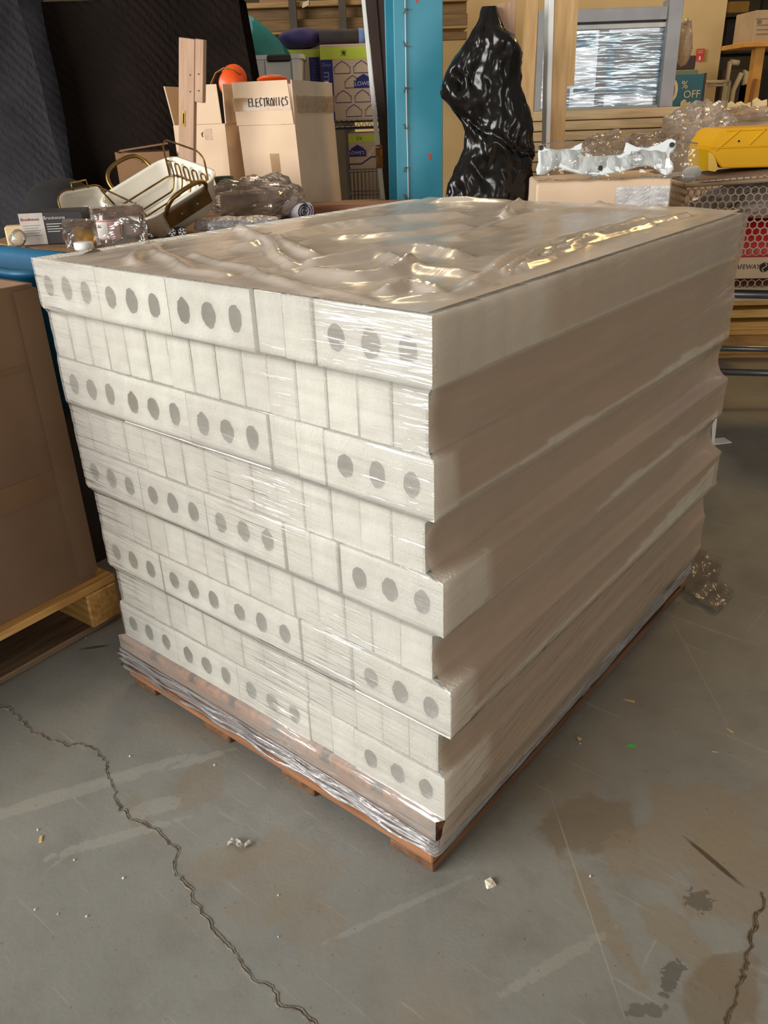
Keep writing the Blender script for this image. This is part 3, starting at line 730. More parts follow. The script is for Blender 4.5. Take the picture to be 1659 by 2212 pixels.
for k in range(4):
    x = -.046+.031*k; bs.part('football', MB().lathe([(.0001, 0), (.011, .0004), (.0115, .0012), (.0001, .0016)], n=16, M=Matrix.Translation((x, -.0005, .013)) @ Matrix.Rotation(math.pi/2, 4, 'X')), WHITEP)
    q = MB()
    for a in range(5): q.lathe([(.0001, 0), (.0028, .0002), (.0001, .0008)], n=6, M=Matrix.Translation((x+.008*math.cos(a*1.257+.3), -.0022, .013+.008*math.sin(a*1.257+.3))) @ Matrix.Rotation(math.pi/2, 4, 'X'))
    q.lathe([(.0001, 0), (.0035, .0002), (.0001, .0008)], n=5, M=Matrix.Translation((x, -.0022, .013)) @ Matrix.Rotation(math.pi/2, 4, 'X'))
    o = bs.part('football_patch', q, INK); o['kind'] = 'stuff'

# white enamel roasting pan, tilted
A, B, Cc, Dd = at(214, 436, 2.78), at(368, 332, 2.92), at(473, 386, 2.70), at(306, 484, 2.52)
cen = (A+B+Cc+Dd)/4+Vector((0, 0, .006)); u = ((B+Cc)-(A+Dd))/4; v = ((A+B)-(Cc+Dd))/4
hu, hv = u.length, v.length; ux = u.normalized(); nz_ = ux.cross(v).normalized(); vy = nz_.cross(ux)
PM = Matrix((ux, vy, nz_)).transposed().to_4x4(); PM.translation = cen
pan = Thing('roasting_pan', 'white enamel roasting pan with brass handles, tilted on the clutter', 'pan', PM)
ENAM = plain('white_enamel', (236, 230, 214), (226, 218, 200), scale=5, rough=.22, spec=.6)
dp = .098
pan.part('pan_shell', tray(MB(), hu, hv, .06, -dp, 0, .030, .007, .004), ENAM, True)
for q in ((-.05, 0), (.0, 0)): pan.part('rivet', MB().lathe([(.0055, 0), (.004, .002), (.0001, .003)], n=12, M=Matrix.Translation((q[0]-.02, hv-.012, -.04)) @ Matrix.Rotation(math.pi/2, 4, 'X')), STEEL, True)
def strap(path, wd, th):
    R = MB(); path = [Vector(p) for p in path]
    for a, b in zip(path, path[1:]): pass
    return R.tube(path, wd, 8, flat=th)
for s in (-1, 1):
    y = s*(hv+.012)
    pth = [Vector((-.075, y-.01*s, -.02)), Vector((-.072, y+.02*s, .012)), Vector((-.05, y+.035*s, .035)), Vector((0, y+.04*s, .042)), Vector((.05, y+.035*s, .035)), Vector((.072, y+.02*s, .012)), Vector((.075, y-.01*s, -.02))]
    h = pan.part('handle', MB().tube(sm(pth), .0065, 10), BRASS, True)
    if s < 0:
        pan.part('handle_plate', MB().box(-.082, .082, y-.002, y+.004, -.055, -.012, bev=.003), plain('dark_brass', (104, 78, 40), (74, 54, 28), scale=20, rough=.4, metal=.8), parent=h)
        for x in (-.03, .03): pan.part('rivet', MB().lathe([(.005, 0), (.004, .002), (.0001, .003)], n=12, M=Matrix.Translation((x, y-.002, -.034)) @ Matrix.Rotation(math.pi/2, 4, 'X')), STEEL, True, parent=h)
rk = Thing('roasting_rack', 'bent brass wire rack lying inside the white roasting pan', 'rack', PM)
wr = .0030
def wire(pts, name='rack_wire'): rk.part(name, MB().tube(rnd_path(pts, .014), wr, 7), BRASS, True)
hi_, hj = hu-.03, hv-.03
def loop_pts(hx, hy, z, r=.03): return [p+Vector((0, 0, z)) for p in rrect(hx, hy, r, 0, 4)]
wire(loop_pts(hi_, hj, -.045)+[loop_pts(hi_, hj, -.045)[0]])
for k in range(5):
    yy = -hj+.02+(2*hj-.04)*k/4
    wire([(-hi_, yy, -.045), (-hi_+.03, yy, -.085), (hi_-.03, yy, -.085), (hi_-.004, yy, -.045), (hi_+.004, yy, .0), (hi_+.002, yy+.025, .0), (hi_-.006, yy+.025, -.045)])
wire([(hi_-.01, -hj, -.045), (hi_+.012, -hj, .05), (hi_+.016, -hj+.03, .068), (hi_+.016, hj-.03, .068), (hi_+.012, hj, .05), (hi_-.01, hj, -.045)], 'rack_handle')
wire([(-hi_+.01, -hj, -.045), (-hi_-.012, -hj, .03), (-hi_-.016, -hj+.03, .045), (-hi_-.016, hj-.03, .045), (-hi_-.012, hj, .03), (-hi_+.01, hj, -.045)], 'rack_handle')
# second small pan leaning behind the jars
sp = Thing('oval_dish', 'white enamel dish with brass rim standing on edge behind the jars', 'dish', frame(at(178, 452, 2.80), .95, 1.25, -.30))
sp.part('dish_shell', tray(MB(), .075, .05, .035, .0, .04, .016, .004, .003), ENAM, True)
sp.part('rim_wire', MB().tube(rrect(.081, .056, .038, .044, 5), .003, 6, closed=True), BRASS, True)
sp.part('dish_handle', MB().tube([(-.02, .05, .038), (-.02, .075, .042), (.03, .075, .042), (.03, .05, .038)], .003, 6), BRASS, True)
for o in [sp]:
    pass

# green bowl, wrapped bundle, cloth, long roll
gbw = Thing('green_bowl', 'dark green ribbed bowl peeping out beside the roasting pan', 'bowl', frame(at(484, 388, 3.0)))
gbw.part('bowl', MB().lathe([(.018, 0), (.028, .018), (.034, .04), (.034, .046), (.030, .044), (.024, .02), (.0001, .012)], n=26), plain('green_glaze', (44, 84, 44), (36, 70, 36), rough=.35), True)
sb = Thing('stacked_parcel', 'taped brown parcel under the film-wrapped bundle', 'box', frame(Vector((*at(560, 440, 3.02).to_2d(), TZ)), .1))
sb.part('parcel', MB().box(-.13, .12, -.05, .12, 0, .085, bev=.004), plain('parcel_brown', (120, 92, 74), (100, 76, 60), rough=.8))
gbw.M.translation.z = TZ+.0865; gbw.o.matrix_world = Matrix.Translation((0, 0, TZ+.098-gbw.M.translation.z)) @ gbw.M
BUND = film('bundle_film', (190, 172, 158), .40, rough=.1, bump=.8, nscale=20, gloss=1.3, haze_noise=.2, hz_scale=14)
filmbag('wrapped_bundle', 'bundle of clear film over a brown parcel between pan and cardboard boxes', 560, 440, 2.92, .34, .20, .15, 11, BUND, .38, 10, z=TZ)
filmbag('bubble_wrap', 'flattened bubble wrap lying in front of the wrapped bundle', 510, 487, 2.66, .26, .12, .05, 17, film('bubble_film', (176, 178, 184), .45, rough=.12, bump=1.0, nscale=60, gloss=2.0, haze_noise=.2), .4, 14, z=TZ, cat='bubble wrap')
tw = Thing('rolled_towel', 'white towel rolled up at the end of the wrapped bundle', 'towel', frame(Vector((*at(652, 465, 2.88).to_2d(), TZ)), .5))
def spiral(n=60):
    return [Vector(((.006+.026*t/n)*math.cos(t*.33), 0, .036+(.006+.026*t/n)*math.sin(t*.33))) for t in range(n+1)]
R = MB(); sp_ = spiral(); 
for y0, y1 in ((-.03, .10),):
    V = [[R.b.verts.new(p+Vector((0, y, 0))) for p in sp_] for y in (y0, (y0+y1)/2, y1)]
    for a, b in zip(V, V[1:]):
        for k in range(len(sp_)-1): R.b.faces.new((a[k], a[k+1], b[k+1], b[k]))
tw.part('towel', R, plain('white_towel', (224, 220, 226), (200, 196, 206), scale=40, rough=.95, bump=.3), True)
rl = Thing('wood_beam', 'reddish brown wooden beam lying flat behind the rolled towel', 'beam', frame(Vector((*at(770, 448, 3.05).to_2d(), TZ-.02)), -.06))
rl.part('beam', MB().box(-.17, .26, -.03, .09, .02, .058, bev=.005), wood('reddish_wood', (160, 112, 84), (126, 84, 62)))

# ---- cardboard boxes
bx = Thing('cardboard_box', 'tall open cardboard box marked in black marker, beside the teal column', 'box', frame(Vector((*at(655, 430, 3.16).to_2d(), TZ)), -.36))
xl, z1 = bx.l(508, 178); xr, _ = bx.l(650, 420); _, zf = bx.l(580, 270); xd = .36
R = hollow(MB(), xl, xr, 0, xd, 0, zf, .005); bx.part('box_walls', R, CARD)
fa = .10
R = MB(); R.prism([(xl-.004, zf+.001), (xr-.002, zf+.001), (xr-.010, z1), (xl-.002, z1)], -.004, .0005); bx.part('front_flap', R, CARD)
R = MB(); R._add([Vector(p) for p in ((xr, .004, zf), (xr, xd-.004, zf), (xr+.006, xd-.004, z1-.004), (xr+.004, .004, z1), (xr-.004, .004, zf), (xr-.004, xd-.004, zf), (xr+.002, xd-.004, z1-.004), (xr, .004, z1))], [(0, 1, 2, 3), (7, 6, 5, 4), (0, 3, 7, 4), (1, 5, 6, 2), (3, 2, 6, 7), (0, 4, 5, 1)]); bx.part('side_flap', R, CARD)
R = MB(); R.prism([(xl+.006, zf), (xr-.006, zf), (xr-.008, z1), (xl+.004, z1)], xd-.006, xd-.001); bx.part('rear_flap', R, CARD)
ta, tb1 = bx.l(515, 212)[1], bx.l(515, 241)[1]
bx.part('packing_tape', MB().box(xl-.006, xr-.006, -.0060, -.0052, tb1, ta), TAPE)
R = MB(); R.grid(lambda u_, v_: Vector((xr+.0075+.005*abs(noise.noise(Vector((u_*14, v_*9, 2)))), .0+xd*u_, tb1-.012+.055*v_+.004*noise.noise(Vector((u_*9, 1, 0))))), 24, 6); bx.part('packing_tape', R, TAPE)
bx.part('packing_tape', MB().box(*[bx.l(575, 240)[0], bx.l(608, 240)[0]], -.0012, -.0004, bx.l(580, 262)[1]-.012, ta-.036), TAPE)
bx.part('packing_tape', MB().box(*[bx.l(575, 240)[0], bx.l(595, 240)[0]], -.0012, -.0004, bx.l(580, 372)[1], bx.l(580, 332)[1]), TAPE)
HAND = {'E': [[(.9, 1), (0, .95), (0, 0), (.9, .05)], [(0, .5), (.8, .55)]], 'L': [[(0, 1), (.02, 0), (.85, .08)]], 'C': [[(.9, .85), (.5, 1), (.05, .55), (.4, 0), (.9, .15)]], 'T': [[(-.1, .95), (1, 1)], [(.5, 1), (.45, 0)]],
        'R': [[(.05, 0), (.08, 1), (.75, .9), (.7, .6), (.1, .5)], [(.3, .5), (.95, 0)]], 'O': [[(.5, 1), (.05, .6), (.2, .05), (.75, .05), (.95, .6), (.5, 1)]], 'N': [[(.02, 0), (.05, 1), (.85, 0), (.9, 1)]], 'I': [[(.5, 1), (.48, 0)]], 'S': [[(.9, .9), (.4, 1), (.1, .75), (.8, .4), (.7, .05), (.05, .05)]],
        '5': [[(.9, 1), (.1, 1), (.1, .6), (.7, .6), (.8, .2), (.1, 0)]], '4': [[(.1, 1), (.05, .5), (.9, .5)], [(.8, 1), (.75, 0)]], '#': [[(.0, .1), (1, .9)], [(.1, .9), (.9, .1)], [(.0, .6), (1, .5)], [(.5, 1), (.6, 0)]], '(': [[(.8, 1), (.2, .8), (.1, .4), (.5, 0)], [(.1, .5), (.6, .6)]]}
def hand(t, s, x, y, z, cw, hgt, r, name='handwriting', slope=0.0):
    R = MB()
    for k, ch in enumerate(s):
        j = .06*math.sin(k*2.7)
        for st in HAND.get(ch, []): R.tube([Vector((x+cw*(k+.78*p[0]), y, z+hgt*(p[1]+j)+slope*cw*k)) for p in st], r, 5, flat=1)
    return t.part(name, R, INK)
hx0, hz0 = bx.l(540, 231); hx1, _ = bx.l(626, 228); hgt = bx.l(540, 213)[1]-hz0
for ch_ in bx.o.children:
    for v in ch_.data.vertices: v.co.x += -.045*(v.co.z-.2)
hand(bx, 'ELECTRONICS', hx0, -.0082, hz0, (hx1-hx0)/11, hgt, .0013)
# left box
b2 = Thing('cardboard_box', 'open cardboard box behind the notched board, holding the orange reel', 'box', frame(Vector((*at(489, 430, 3.32).to_2d(), TZ)), -.20))
xl2 = b2.l(378, 300)[0]; xr2 = b2.l(489, 300)[0]; xr1 = b2.l(487, 300)[0]; zf2 = b2.l(460, 268)[1]; zt2 = b2.l(460, 182)[1]; wd = .22
b2.part('box_walls', hollow(MB(), xl2, xr2, 0, wd, 0, zf2, .005), CARD)
b2.part('front_flap', MB().prism([(xl2+.05, zf2+.001), (xr1-.006, zf2+.001), (xr1-.012, zt2), (xl2+.045, zt2)], -.004, .0005), CARD)
b2.part('side_flap', MB().prism([(xr2, zf2), (xr2+.002, zt2), (xr2+.006, zt2), (xr2+.004, zf2)], .004, wd-.01), CARD)
b2.part('side_flap', MB().prism([(xl2, zf2), (xl2-.02, zt2), (xl2-.015, zt2), (xl2+.004, zf2)], .004, wd-.01), CARD)
hand(b2, '(', b2.l(436, 296)[0], -.0013, b2.l(436, 296)[1], .012, .016, .0013)
b2.part('packing_tape', MB().box(b2.l(443, 300)[0], b2.l(459, 300)[0], -.0012, -.0003, b2.l(445, 303)[1], b2.l(445, 278)[1]), TAPE)
# orange reel with amber hoop, orange disc
ORANGE = plain('orange_plastic', (238, 92, 28), (226, 78, 20), rough=.4)
rr = Thing('orange_reel', 'orange reel with an amber strap arching out of the open box', 'reel', frame(at(500, 175, 3.55), -.3))
rm = Matrix.Translation((0, 0, -.01)) @ Matrix.Rotation(math.pi/2, 4, 'X') @ Matrix.Rotation(.5, 4, 'Y')
rr.part('reel_disc', MB().lathe([(.0001, -.006), (.048, -.006), (.05, 0), (.048, .006), (.0001, .006)], n=36, M=rm), ORANGE, True)
rr.part('reel_disc', MB().lathe([(.0001, -.006), (.048, -.006), (.05, 0), (.048, .006), (.0001, .006)], n=36, M=Matrix.Translation((-.012, .05, .02)) @ rm), ORANGE, True)
rr.part('amber_strap', MB().tube([(-.095, 0, -.05), (-.085, 0, -.005), (-.06, 0, .03), (-.025, 0, .045), (.01, .0, .04), (.03, .02, .02)], .011, 8, flat=.3), plain('amber_plastic', (150, 104, 34), (120, 82, 26), rough=.25), True)
od = Thing('orange_disc', 'orange plastic disc resting on top of the marked box', 'disc', frame(at(590, 174, 3.40), -.17, -.22))
od.part('disc', MB().lathe([(.0001, -.006), (.054, -.006), (.06, 0), (.054, .006), (.0001, .007)], n=36), ORANGE, True)
# notched board assembly
nb = Thing('notched_board', 'pinkish wooden board with a slot plate, standing before the open box', 'board', frame(Vector((*at(409, 430, 3.10).to_2d(), TZ+.004)), -.12, 0, .15))
OK = OAK_Z
q = lambda px, py: nb.l(px, py)
xa, zt = q(386, 80); xb = q(421, 80)[0]; xc, _ = q(440, 80); zc = q(421, 220)[1]
nb.part('long_board', MB().box(xa, xb, 0, .03, 0, zt, bev=.002), OK)
nb.part('short_board', MB().box(xb+.0005, xc, .001, .035, zc, zt+.002, bev=.002), OK)
sx_, sz = q(397, 256); sl = .045
nb.part('slot_plate', MB().prism([(sx_+.006*math.cos(a), sz+(sl-.006)*(1 if math.sin(a) > 0 else -1)*.5+.006*math.sin(a)) for a in [2*math.pi*k/16 for k in range(16)]], -.0015, .0), BRASS)
nb.part('slot', MB().prism([(sx_+.0025*math.cos(a), sz+(sl-.018)*(1 if math.sin(a) > 0 else -1)*.5+.0025*math.sin(a)) for a in [2*math.pi*k/16 for k in range(16)]], -.0019, -.0014), INK)
for px, py in ((411, 162), (411, 198), (429, 160), (429, 196)):
    x, z = q(px, py); nb.part('screw_hole', MB().lathe([(.0001, 0), (.0022, .0002), (.0001, .0008)], n=10, M=Matrix.Translation((x, -.0008, z)) @ Matrix.Rotation(math.pi/2, 4, 'X')), INK)
# low carton behind the pan
lc = Thing('cardboard_box', 'low open-topped cardboard box tucked behind the roasting pan', 'box', frame(Vector((*at(255, 450, 3.25).to_2d(), TZ)), .22))
x0 = lc.l(256, 380)[0]; x1 = lc.l(372, 380)[0]; z1 = lc.l(260, 331)[1]
lc.part('box_walls', hollow(MB(), x0, x1, 0, .22, 0, z1, .004), CARD_B)
lc.part('flap', MB().prism([(x0, z1), (x0+.09, z1-.035), (x0+.09, z1-.031), (x0, z1+.004)], -.004, .05), CARD_B)
lc.part('flap', MB().prism([(x0+.01, z1+.002), (x1, z1+.022), (x1, z1+.026), (x0+.01, z1+.006)], .10, .22), CARD_B)

# ---- dark moving blankets draped over furniture
QUILT = plain('quilted_blanket', (46, 42, 42), (33, 30, 31), scale=3, rough=.95, bump=.0, spec=.05)
def quilt_mat(name, c1, c2):
    m = plain(name, c1, c2, scale=3, rough=.95, spec=.05); nt = m.node_tree; L = nt.links
    b = next(n for n in nt.nodes if n.type == 'BSDF_PRINCIPLED'); tc = next(n for n in nt.nodes if n.type == 'TEX_COORD')
    w1 = node(nt, 'ShaderNodeTexWave', wave_type='BANDS', bands_direction='DIAGONAL'); w1.inputs['Scale'].default_value = 14; w1.inputs['Distortion'].default_value = 3.0; w1.inputs['Detail Scale'].default_value = 3
    L.new(tc.outputs['Object'], w1.inputs['Vector'])
    bp = node(nt, 'ShaderNodeBump'); bp.inputs['Strength'].default_value = .45; bp.inputs['Distance'].default_value = .008
    L.new(w1.outputs['Fac'], bp.inputs['Height']); L.new(bp.outputs[0], b.inputs['Normal']); return m
def drape(name, label, px0, px1, pytop, D, depth, seed, mat, slope=(0, 0), amp=.05, yaw=0):
    p0 = at(px0, pytop, D); p1 = at(px1, pytop, D); wd = (p1-p0).length; H = p0.z
    t = Thing(name, label, 'blanket', frame(Vector((p0.x, p0.y, 0)), yaw))
    def prof(u):     # runs over the top from the back foot to the front foot
        return u
    def fn(u, v):
        x = wd*u; n = noise.noise(Vector((x*2.4, seed, v*.7)))+.5*noise.noise(Vector((x*6, v*1.5, seed)))
        if v < .12: y, z = depth, H*v/.12
        elif v < .25: y, z = depth*(1-(v-.12)/.13), H
        else: y, z = 0, H*(1-(v-.25)/.75)
        k = 1-z/H
        y -= (amp*n+.10*k*k) if v >= .2 else 0
        x += (slope[0]*(1-u)+slope[1]*u)*k + .02*noise.noise(Vector((z*3, u*2, seed)))
        z -= .03*u*(z/H)*0
        return Vector((x, y, z))
    R = MB().grid(fn, 44, 60)
    t.part('blanket', R, mat, True); return t
drape('moving_blanket', 'dark quilted moving blanket hung over furniture behind the kitchen clutter', 92, 516, 4, 3.80, .26, 3.3, quilt_mat('quilt_dark', (34, 27, 23), (25, 20, 17)), (0, .12), .05)
drape('moving_blanket', 'greyer quilted blanket hanging in folds beside the tall dark blanket', -180, 20, -60, 3.62, .3, 7.1, quilt_mat('quilt_grey', (56, 55, 58), (38, 36, 38)), (0, .17), .05)
bh = Thing('black_bag', 'rounded black cloth bag slumped at the foot of the dark blankets', 'bag', frame(Vector((*at(140, 470, 2.95).to_2d(), TZ))))
bh.part('bag', blob(MB(), (0, 0, .075), (.12, .09, .085), 5, .08, 6, 28, 18, zmin=.001), plain('black_cloth', (24, 21, 20), (18, 16, 15), rough=.9), True)

# ================================================================ WIRE SHELVES WITH MOVING BOXES (behind)
SD = 4.35
shz = at(780, 262, SD).z
ws = Thing('wire_shelving', 'black wire shelving unit carrying moving boxes behind the dark door', 'shelving', frame(Vector((*at(680, 262, SD).to_2d(), 0)), .0))
wx0 = ws.l(520, 262)[0]; wx1 = ws.l(828, 262)[0]; lz = shz-.40
for x in (wx0, wx1):
    for y in (0, .45): ws.part('post', MB().tube([(x, y, 0), (x, y, shz+.02)], .011, 10), DARKST, True)
for z in (shz, lz):
    R = MB()
    for y in (0, .45): R.tube([(wx0, y, z), (wx1, y, z)], .004, 6).tube([(wx0, y, z-.03), (wx1, y, z-.03)], .004, 6)
    n = 26
    for k in range(n): R.tube([(wx0+(wx1-wx0)*k/n, 0, z-.03), (wx0+(wx1-wx0)*(k+.5)/n, 0, z), (wx0+(wx1-wx0)*(k+1)/n, 0, z-.03)], .0022, 5)
    for k in range(n): R.tube([(wx0+(wx1-wx0)*k/n, 0, z+.003), (wx0+(wx1-wx0)*k/n, .45, z+.003)], .002, 5)
    ws.part('shelf', R, DARKST)
WT = shz+.006
def mbox(px0, px1, pyt, D, z0, depth, label, yaw=0.0):
    p = at(px0, pyt, D); t = Thing('moving_box', label, 'box', frame(Vector((p.x, p.y, z0)), yaw)); wd = (at(px1, pyt, D)-p).length; h = p.z-z0
    t.part('box_body', MB().box(0, wd, 0, depth, 0, h, bev=.003), CARD); return t, wd, h
mb, mw, mh = mbox(690, 880, 97, 4.40, WT, .30, 'large moving box with lime tape and blue house outlines, behind the dark door')
mb.part('lime_tape', MB().box(0, mw, -.0016, 0, mh-.062, mh-.012), LIME)
hand(mb, '#', .10, -.0024, mh-.05, .03, .026, .0015)
mb.part('blue_stripe', MB().box(0, .057, -.0012, 0, 0, mh-.062), BLUEPRINT)
PW = plain('print_on_blue', (150, 150, 190), rough=.8)
text_part(mb, 'medium', PW, .030, -.0016, mh-.208, .060, rot=math.pi/2, sx=1.0)
text_part(mb, 'Duty', PW, .028, -.0016, mh-.084, .020)
def house(t, x, z, wd, h, fill=False):
    pts = [(x, z), (x, z+h*.55), (x+wd*.12, z+h*.55), (x+wd*.12, z+h*.68), (x+wd*.5, z+h), (x+wd*.88, z+h*.68), (x+wd*.88, z+h*.55), (x+wd, z+h*.55), (x+wd, z)]
    if fill: t.part('house_emblem', MB().prism(pts, -.0014, -.0002), BLUEPRINT)
    else: t.part('house_outline', MB().tube([Vector((p[0], -.0008, p[1])) for p in pts], .0018, 4, closed=True), BLUEPRINT)
for r in range(5):
    for k in range(4):
        x = .064+.093*k-(.045 if r % 2 else 0); z = mh-.122-.062*r
        if x < .055 or z < 0: continue
        if r == 1 and k == 2: continue
        house(mb, x, z, .075, .052)
house(mb, .155, mh-.186, .095, .060, True)
text_part(mb, "LOWE'S", WHITEPAPER, .203, -.0020, mh-.168, .026)
mc, cw, chh = mbox(612, 689, 108, 4.56, WT, .22, 'narrow moving box with lime tape, between grey tote and large moving box', .0)
mc.part('lime_tape', MB().box(-.001, cw+.001, -.0016, 0, chh-.034, chh-.001), LIME)
mc.part('blue_stripe', MB().box(cw-.052, cw, -.0012, 0, 0, chh-.036), BLUEPRINT)
text_part(mc, 'medium', plain('print_dim', (84, 84, 130)), cw-.026, -.0016, chh-.13, .052, rot=math.pi/2)
md, dw, dh = mbox(752, 850, 288, 4.40, lz+.006, .30, 'lower moving box with lime tape on the bottom wire shelf')
md.part('lime_tape', MB().box(0, dw, -.0016, 0, dh-.042, dh-.010), LIME)
hand(md, '54', .04, -.0024, dh-.034, .014, .016, .0011)
house(md, .0, dh-.106, .085, .054, True); text_part(md, "LOWE'S", WHITEPAPER, .038, -.0020, dh-.09, .022)
md.part('blue_line', MB().tube([(.0, -.001, dh-.17), (.0, -.001, dh-.14), (.06, -.001, dh-.14), (.11, -.001, dh-.11), (.2, -.001, dh-.11)], .003, 4), BLUEPRINT)
wb = Thing('wire_basket', 'grey wire basket in front of the lower moving box', 'basket', frame(Vector((*at(757, 430, 4.1).to_2d(), 0))))
bz1 = wb.l(757, 372)[1]; bw = wb.l(822, 372)[0]; R = MB(); bz0 = bz1-.28
for k in range(9): R.tube([(bw*k/8, 0, bz0), (bw*k/8, 0, bz1)], .0022, 5).tube([(bw*k/8, .2, bz0), (bw*k/8, .2, bz1)], .0022, 5)
for z in (bz0, bz0+.09, bz0+.18, bz1): R.tube([(0, 0, z), (bw, 0, z), (bw, .2, z), (0, .2, z)], .003, 5, closed=True)
wb.part('wire_frame', R, STEEL)
for x in (0, bw):
    for y in (0, .2): wb.part('leg', MB().tube([(x, y, 0), (x, y, bz0)], .005, 6), STEEL)
gt = Thing('storage_tote', 'pale grey plastic tote with a dark handle, behind the marked box', 'tote', frame(Vector((*at(542, 120, 4.25).to_2d(), WT))))
tw_ = gt.l(650, 120)[0]; th_ = gt.l(542, 120)[1]
R = MB(); R.rings([rrect(tw_/2-.02, .11, .02, 0, 4, (tw_/2, .13)), rrect(tw_/2, .13, .02, th_-.02, 4, (tw_/2, .13)), rrect(tw_/2+.01, .14, .02, th_-.018, 4, (tw_/2, .13)), rrect(tw_/2+.01, .14, .02, th_, 4, (tw_/2, .13)), rrect(tw_/2-.005, .125, .02, th_, 4, (tw_/2, .13)), rrect(tw_/2-.025, .105, .02, .006, 4, (tw_/2, .13))])
gt.part('tote_shell', R, plain('grey_tote', (216, 214, 208), (206, 204, 198), rough=.45))
gt.part('handle', MB().box(tw_*.33, tw_*.80, -.026, -.008, th_-.030, th_+.0, bev=.006), BLACKP)
for x in (tw_*.27, tw_*.80): gt.part('rib', MB().box(x, x+.012, -.012, .01, .02, th_-.02, bev=.003), plain('grey_tote', (176, 174, 168)))
te = Thing('teal_scoop', 'teal plastic sheet curving up out of the grey tote', 'plastic', frame(Vector((*at(560, 118, 4.33).to_2d(), WT+.02)), .1))
pts = [te.l(*p) for p in ((524, 26), (548, 36), (578, 60), (606, 88), (628, 116), (630, 150), (552, 150), (540, 100), (530, 60))]
te.part('scoop', MB().prism(pts, -.004, .004), plain('teal_plastic', (40, 138, 124), (30, 116, 106), scale=5, rough=.3))
for v_ in te.o.children[0].data.vertices: v_.co.y += .05-.35*(v_.co.x-.03)**2*4
cu = Thing('purple_cushion', 'dusky purple cushion lying on the narrow moving box', 'cushion', frame(Vector((*at(652, 106, 4.50).to_2d(), WT+chh+.001)), .1))
cu.part('cushion', blob(MB(), (0, .08, .045), (.115, .11, .045), 6, .18, 8, 30, 18, zmin=.001), plain('purple_cloth', (74, 66, 118), (58, 52, 96), scale=20, rough=.95, bump=.2), True)
mt = Thing('rolled_mat', 'dark grey rolled mat with a blue rim on the large moving box', 'mat', frame(Vector((*at(700, 95, 4.47).to_2d(), WT+mh+.001)), .10))
mt.part('mat_roll', MB().tube([(-.02, .05, .036), (.19, .05, .036)], .035, 22), plain('grey_mat', (70, 66, 66), (60, 56, 58), rough=.9), True)
mt.part('blue_rim', MB().tube([(.17, .05, .036), (.199, .05, .036)], .0365, 22), plain('blue_foam', (110, 140, 190), rough=.7), True)
mt.part('mat_core', MB().tube([(.198, .05, .036), (.202, .05, .036)], .022, 18), plain('mat_hollow', (40, 38, 42), rough=.9))

# pallet rack with timber, up behind
RK = 5.6
rw = Thing('pallet_rack', 'pallet rack with brown timber beams high behind the moving boxes', 'rack', frame(Vector((*at(690, 60, RK).to_2d(), 0))))
def zz(py): return rw.l(690, py)[1]
xa, xb = rw.l(470, 40)[0], rw.l(1010, 40)[0]
RB = wood('rack_beam_wood', (126, 92, 46), (92, 66, 32)); RB2 = wood('rack_shelf_wood', (158, 124, 74), (126, 96, 54))
for (za, zb, ya, yb, mm, nm) in ((66, 40, 0, .05, RB, 'beam'), (38, 14, .06, .1, RB, 'beam'), (14, 2, -.02, .4, RB2, 'shelf_board'), (96, 78, .02, .06, RB, 'beam'), (72, 66, -.01, .5, RB2, 'shelf_board')):
    rw.part(nm, MB().box(xa, xb, ya, yb, zz(za), zz(zb), bev=.003), mm)
for px in (636, 742): 
    x = rw.l(px, 40)[0]; rw.part('upright', MB().box(x-.025, x+.02, -.06, -.022, 0, zz(-60), bev=.003), plain('rack_upright', (70, 58, 40), (56, 46, 32), rough=.6))
x, z = rw.l(660, 10); rw.part('tag', MB().prism([(x-.02, z-.02), (x+.02, z-.006), (x+.024, z+.02), (x-.014, z+.008)], -.026, -.0235), plain('tag_card', (206, 186, 146), rough=.8))
for k, (pa, pb_) in enumerate(((560, 640), (800, 850), (745, 785))):
    x0, x1 = rw.l(pa, 0)[0], rw.l(pb_, 0)[0]; rk2 = Thing('stored_carton', ('dim brown carton on the pallet rack above the teal sheet', 'dim carton on the pallet rack nearest the teal column', 'dark carton on the pallet rack above the rolled mat')[k], 'box', frame(Vector((*at(pa, 0, RK+.05).to_2d(), zz(2)+.001))))
    rk2.part('box_body', MB().box(0, x1-x0, 0, .3, 0, .22, bev=.003), (CARD_B, CARD_D, DARKST)[k])

# dark door leaning, white edge, hinge
DD = 3.75
def prism_px(t, pts, y0, y1): return MB().prism([t.l(*p) for p in pts], y0, y1)
dr = Thing('brown_door', 'dark brown door with a white edge leaning beside the teal column', 'door', frame(Vector((*at(840, 430, DD).to_2d(), 0)), 0))
low = lambda a, b, H: None
def ext(a, b, z):           # extend the line a-b down to height z (local plane)
    (x0, z0), (x1, z1) = a, b; k = (z-z0)/(z1-z0); return (x0+(x1-x0)*k, z)
def leaning(t, L0, L1, R0, R1, y0, y1):
    a0, a1, b0, b1 = t.l(*L0), t.l(*L1), t.l(*R0), t.l(*R1)
    return MB().prism([ext(a0, a1, .0), a0, b0, ext(b0, b1, .0)], y0, y1, bev=.0015)
dr.part('door_leaf', leaning(dr, (786, -40), (834, 430), (856, -40), (880, 430), 0, .04), plain('dark_brown_paint', (58, 38, 30), (48, 31, 25), rough=.45))
dr.part('door_moulding', leaning(dr, (806, -40), (846, 430), (810, -40), (850, 430), -.008, -.0005), plain('dark_brown_paint', (58, 38, 30)))
dr.part('white_edge', leaning(dr, (777, -40), (822, 430), (785.5, -40), (832, 430), -.003, .043), WHITEP, label='white painted edge')
hgx, hgz = dr.l(821, 338)
hp = dr.part('hinge', MB().box(hgx-.018, hgx+.012, -.008, -.0035, hgz-.045, hgz+.045, bev=.004), plain('rusty_brass', (176, 124, 68), (136, 84, 44), scale=40, rough=.4, metal=.6))
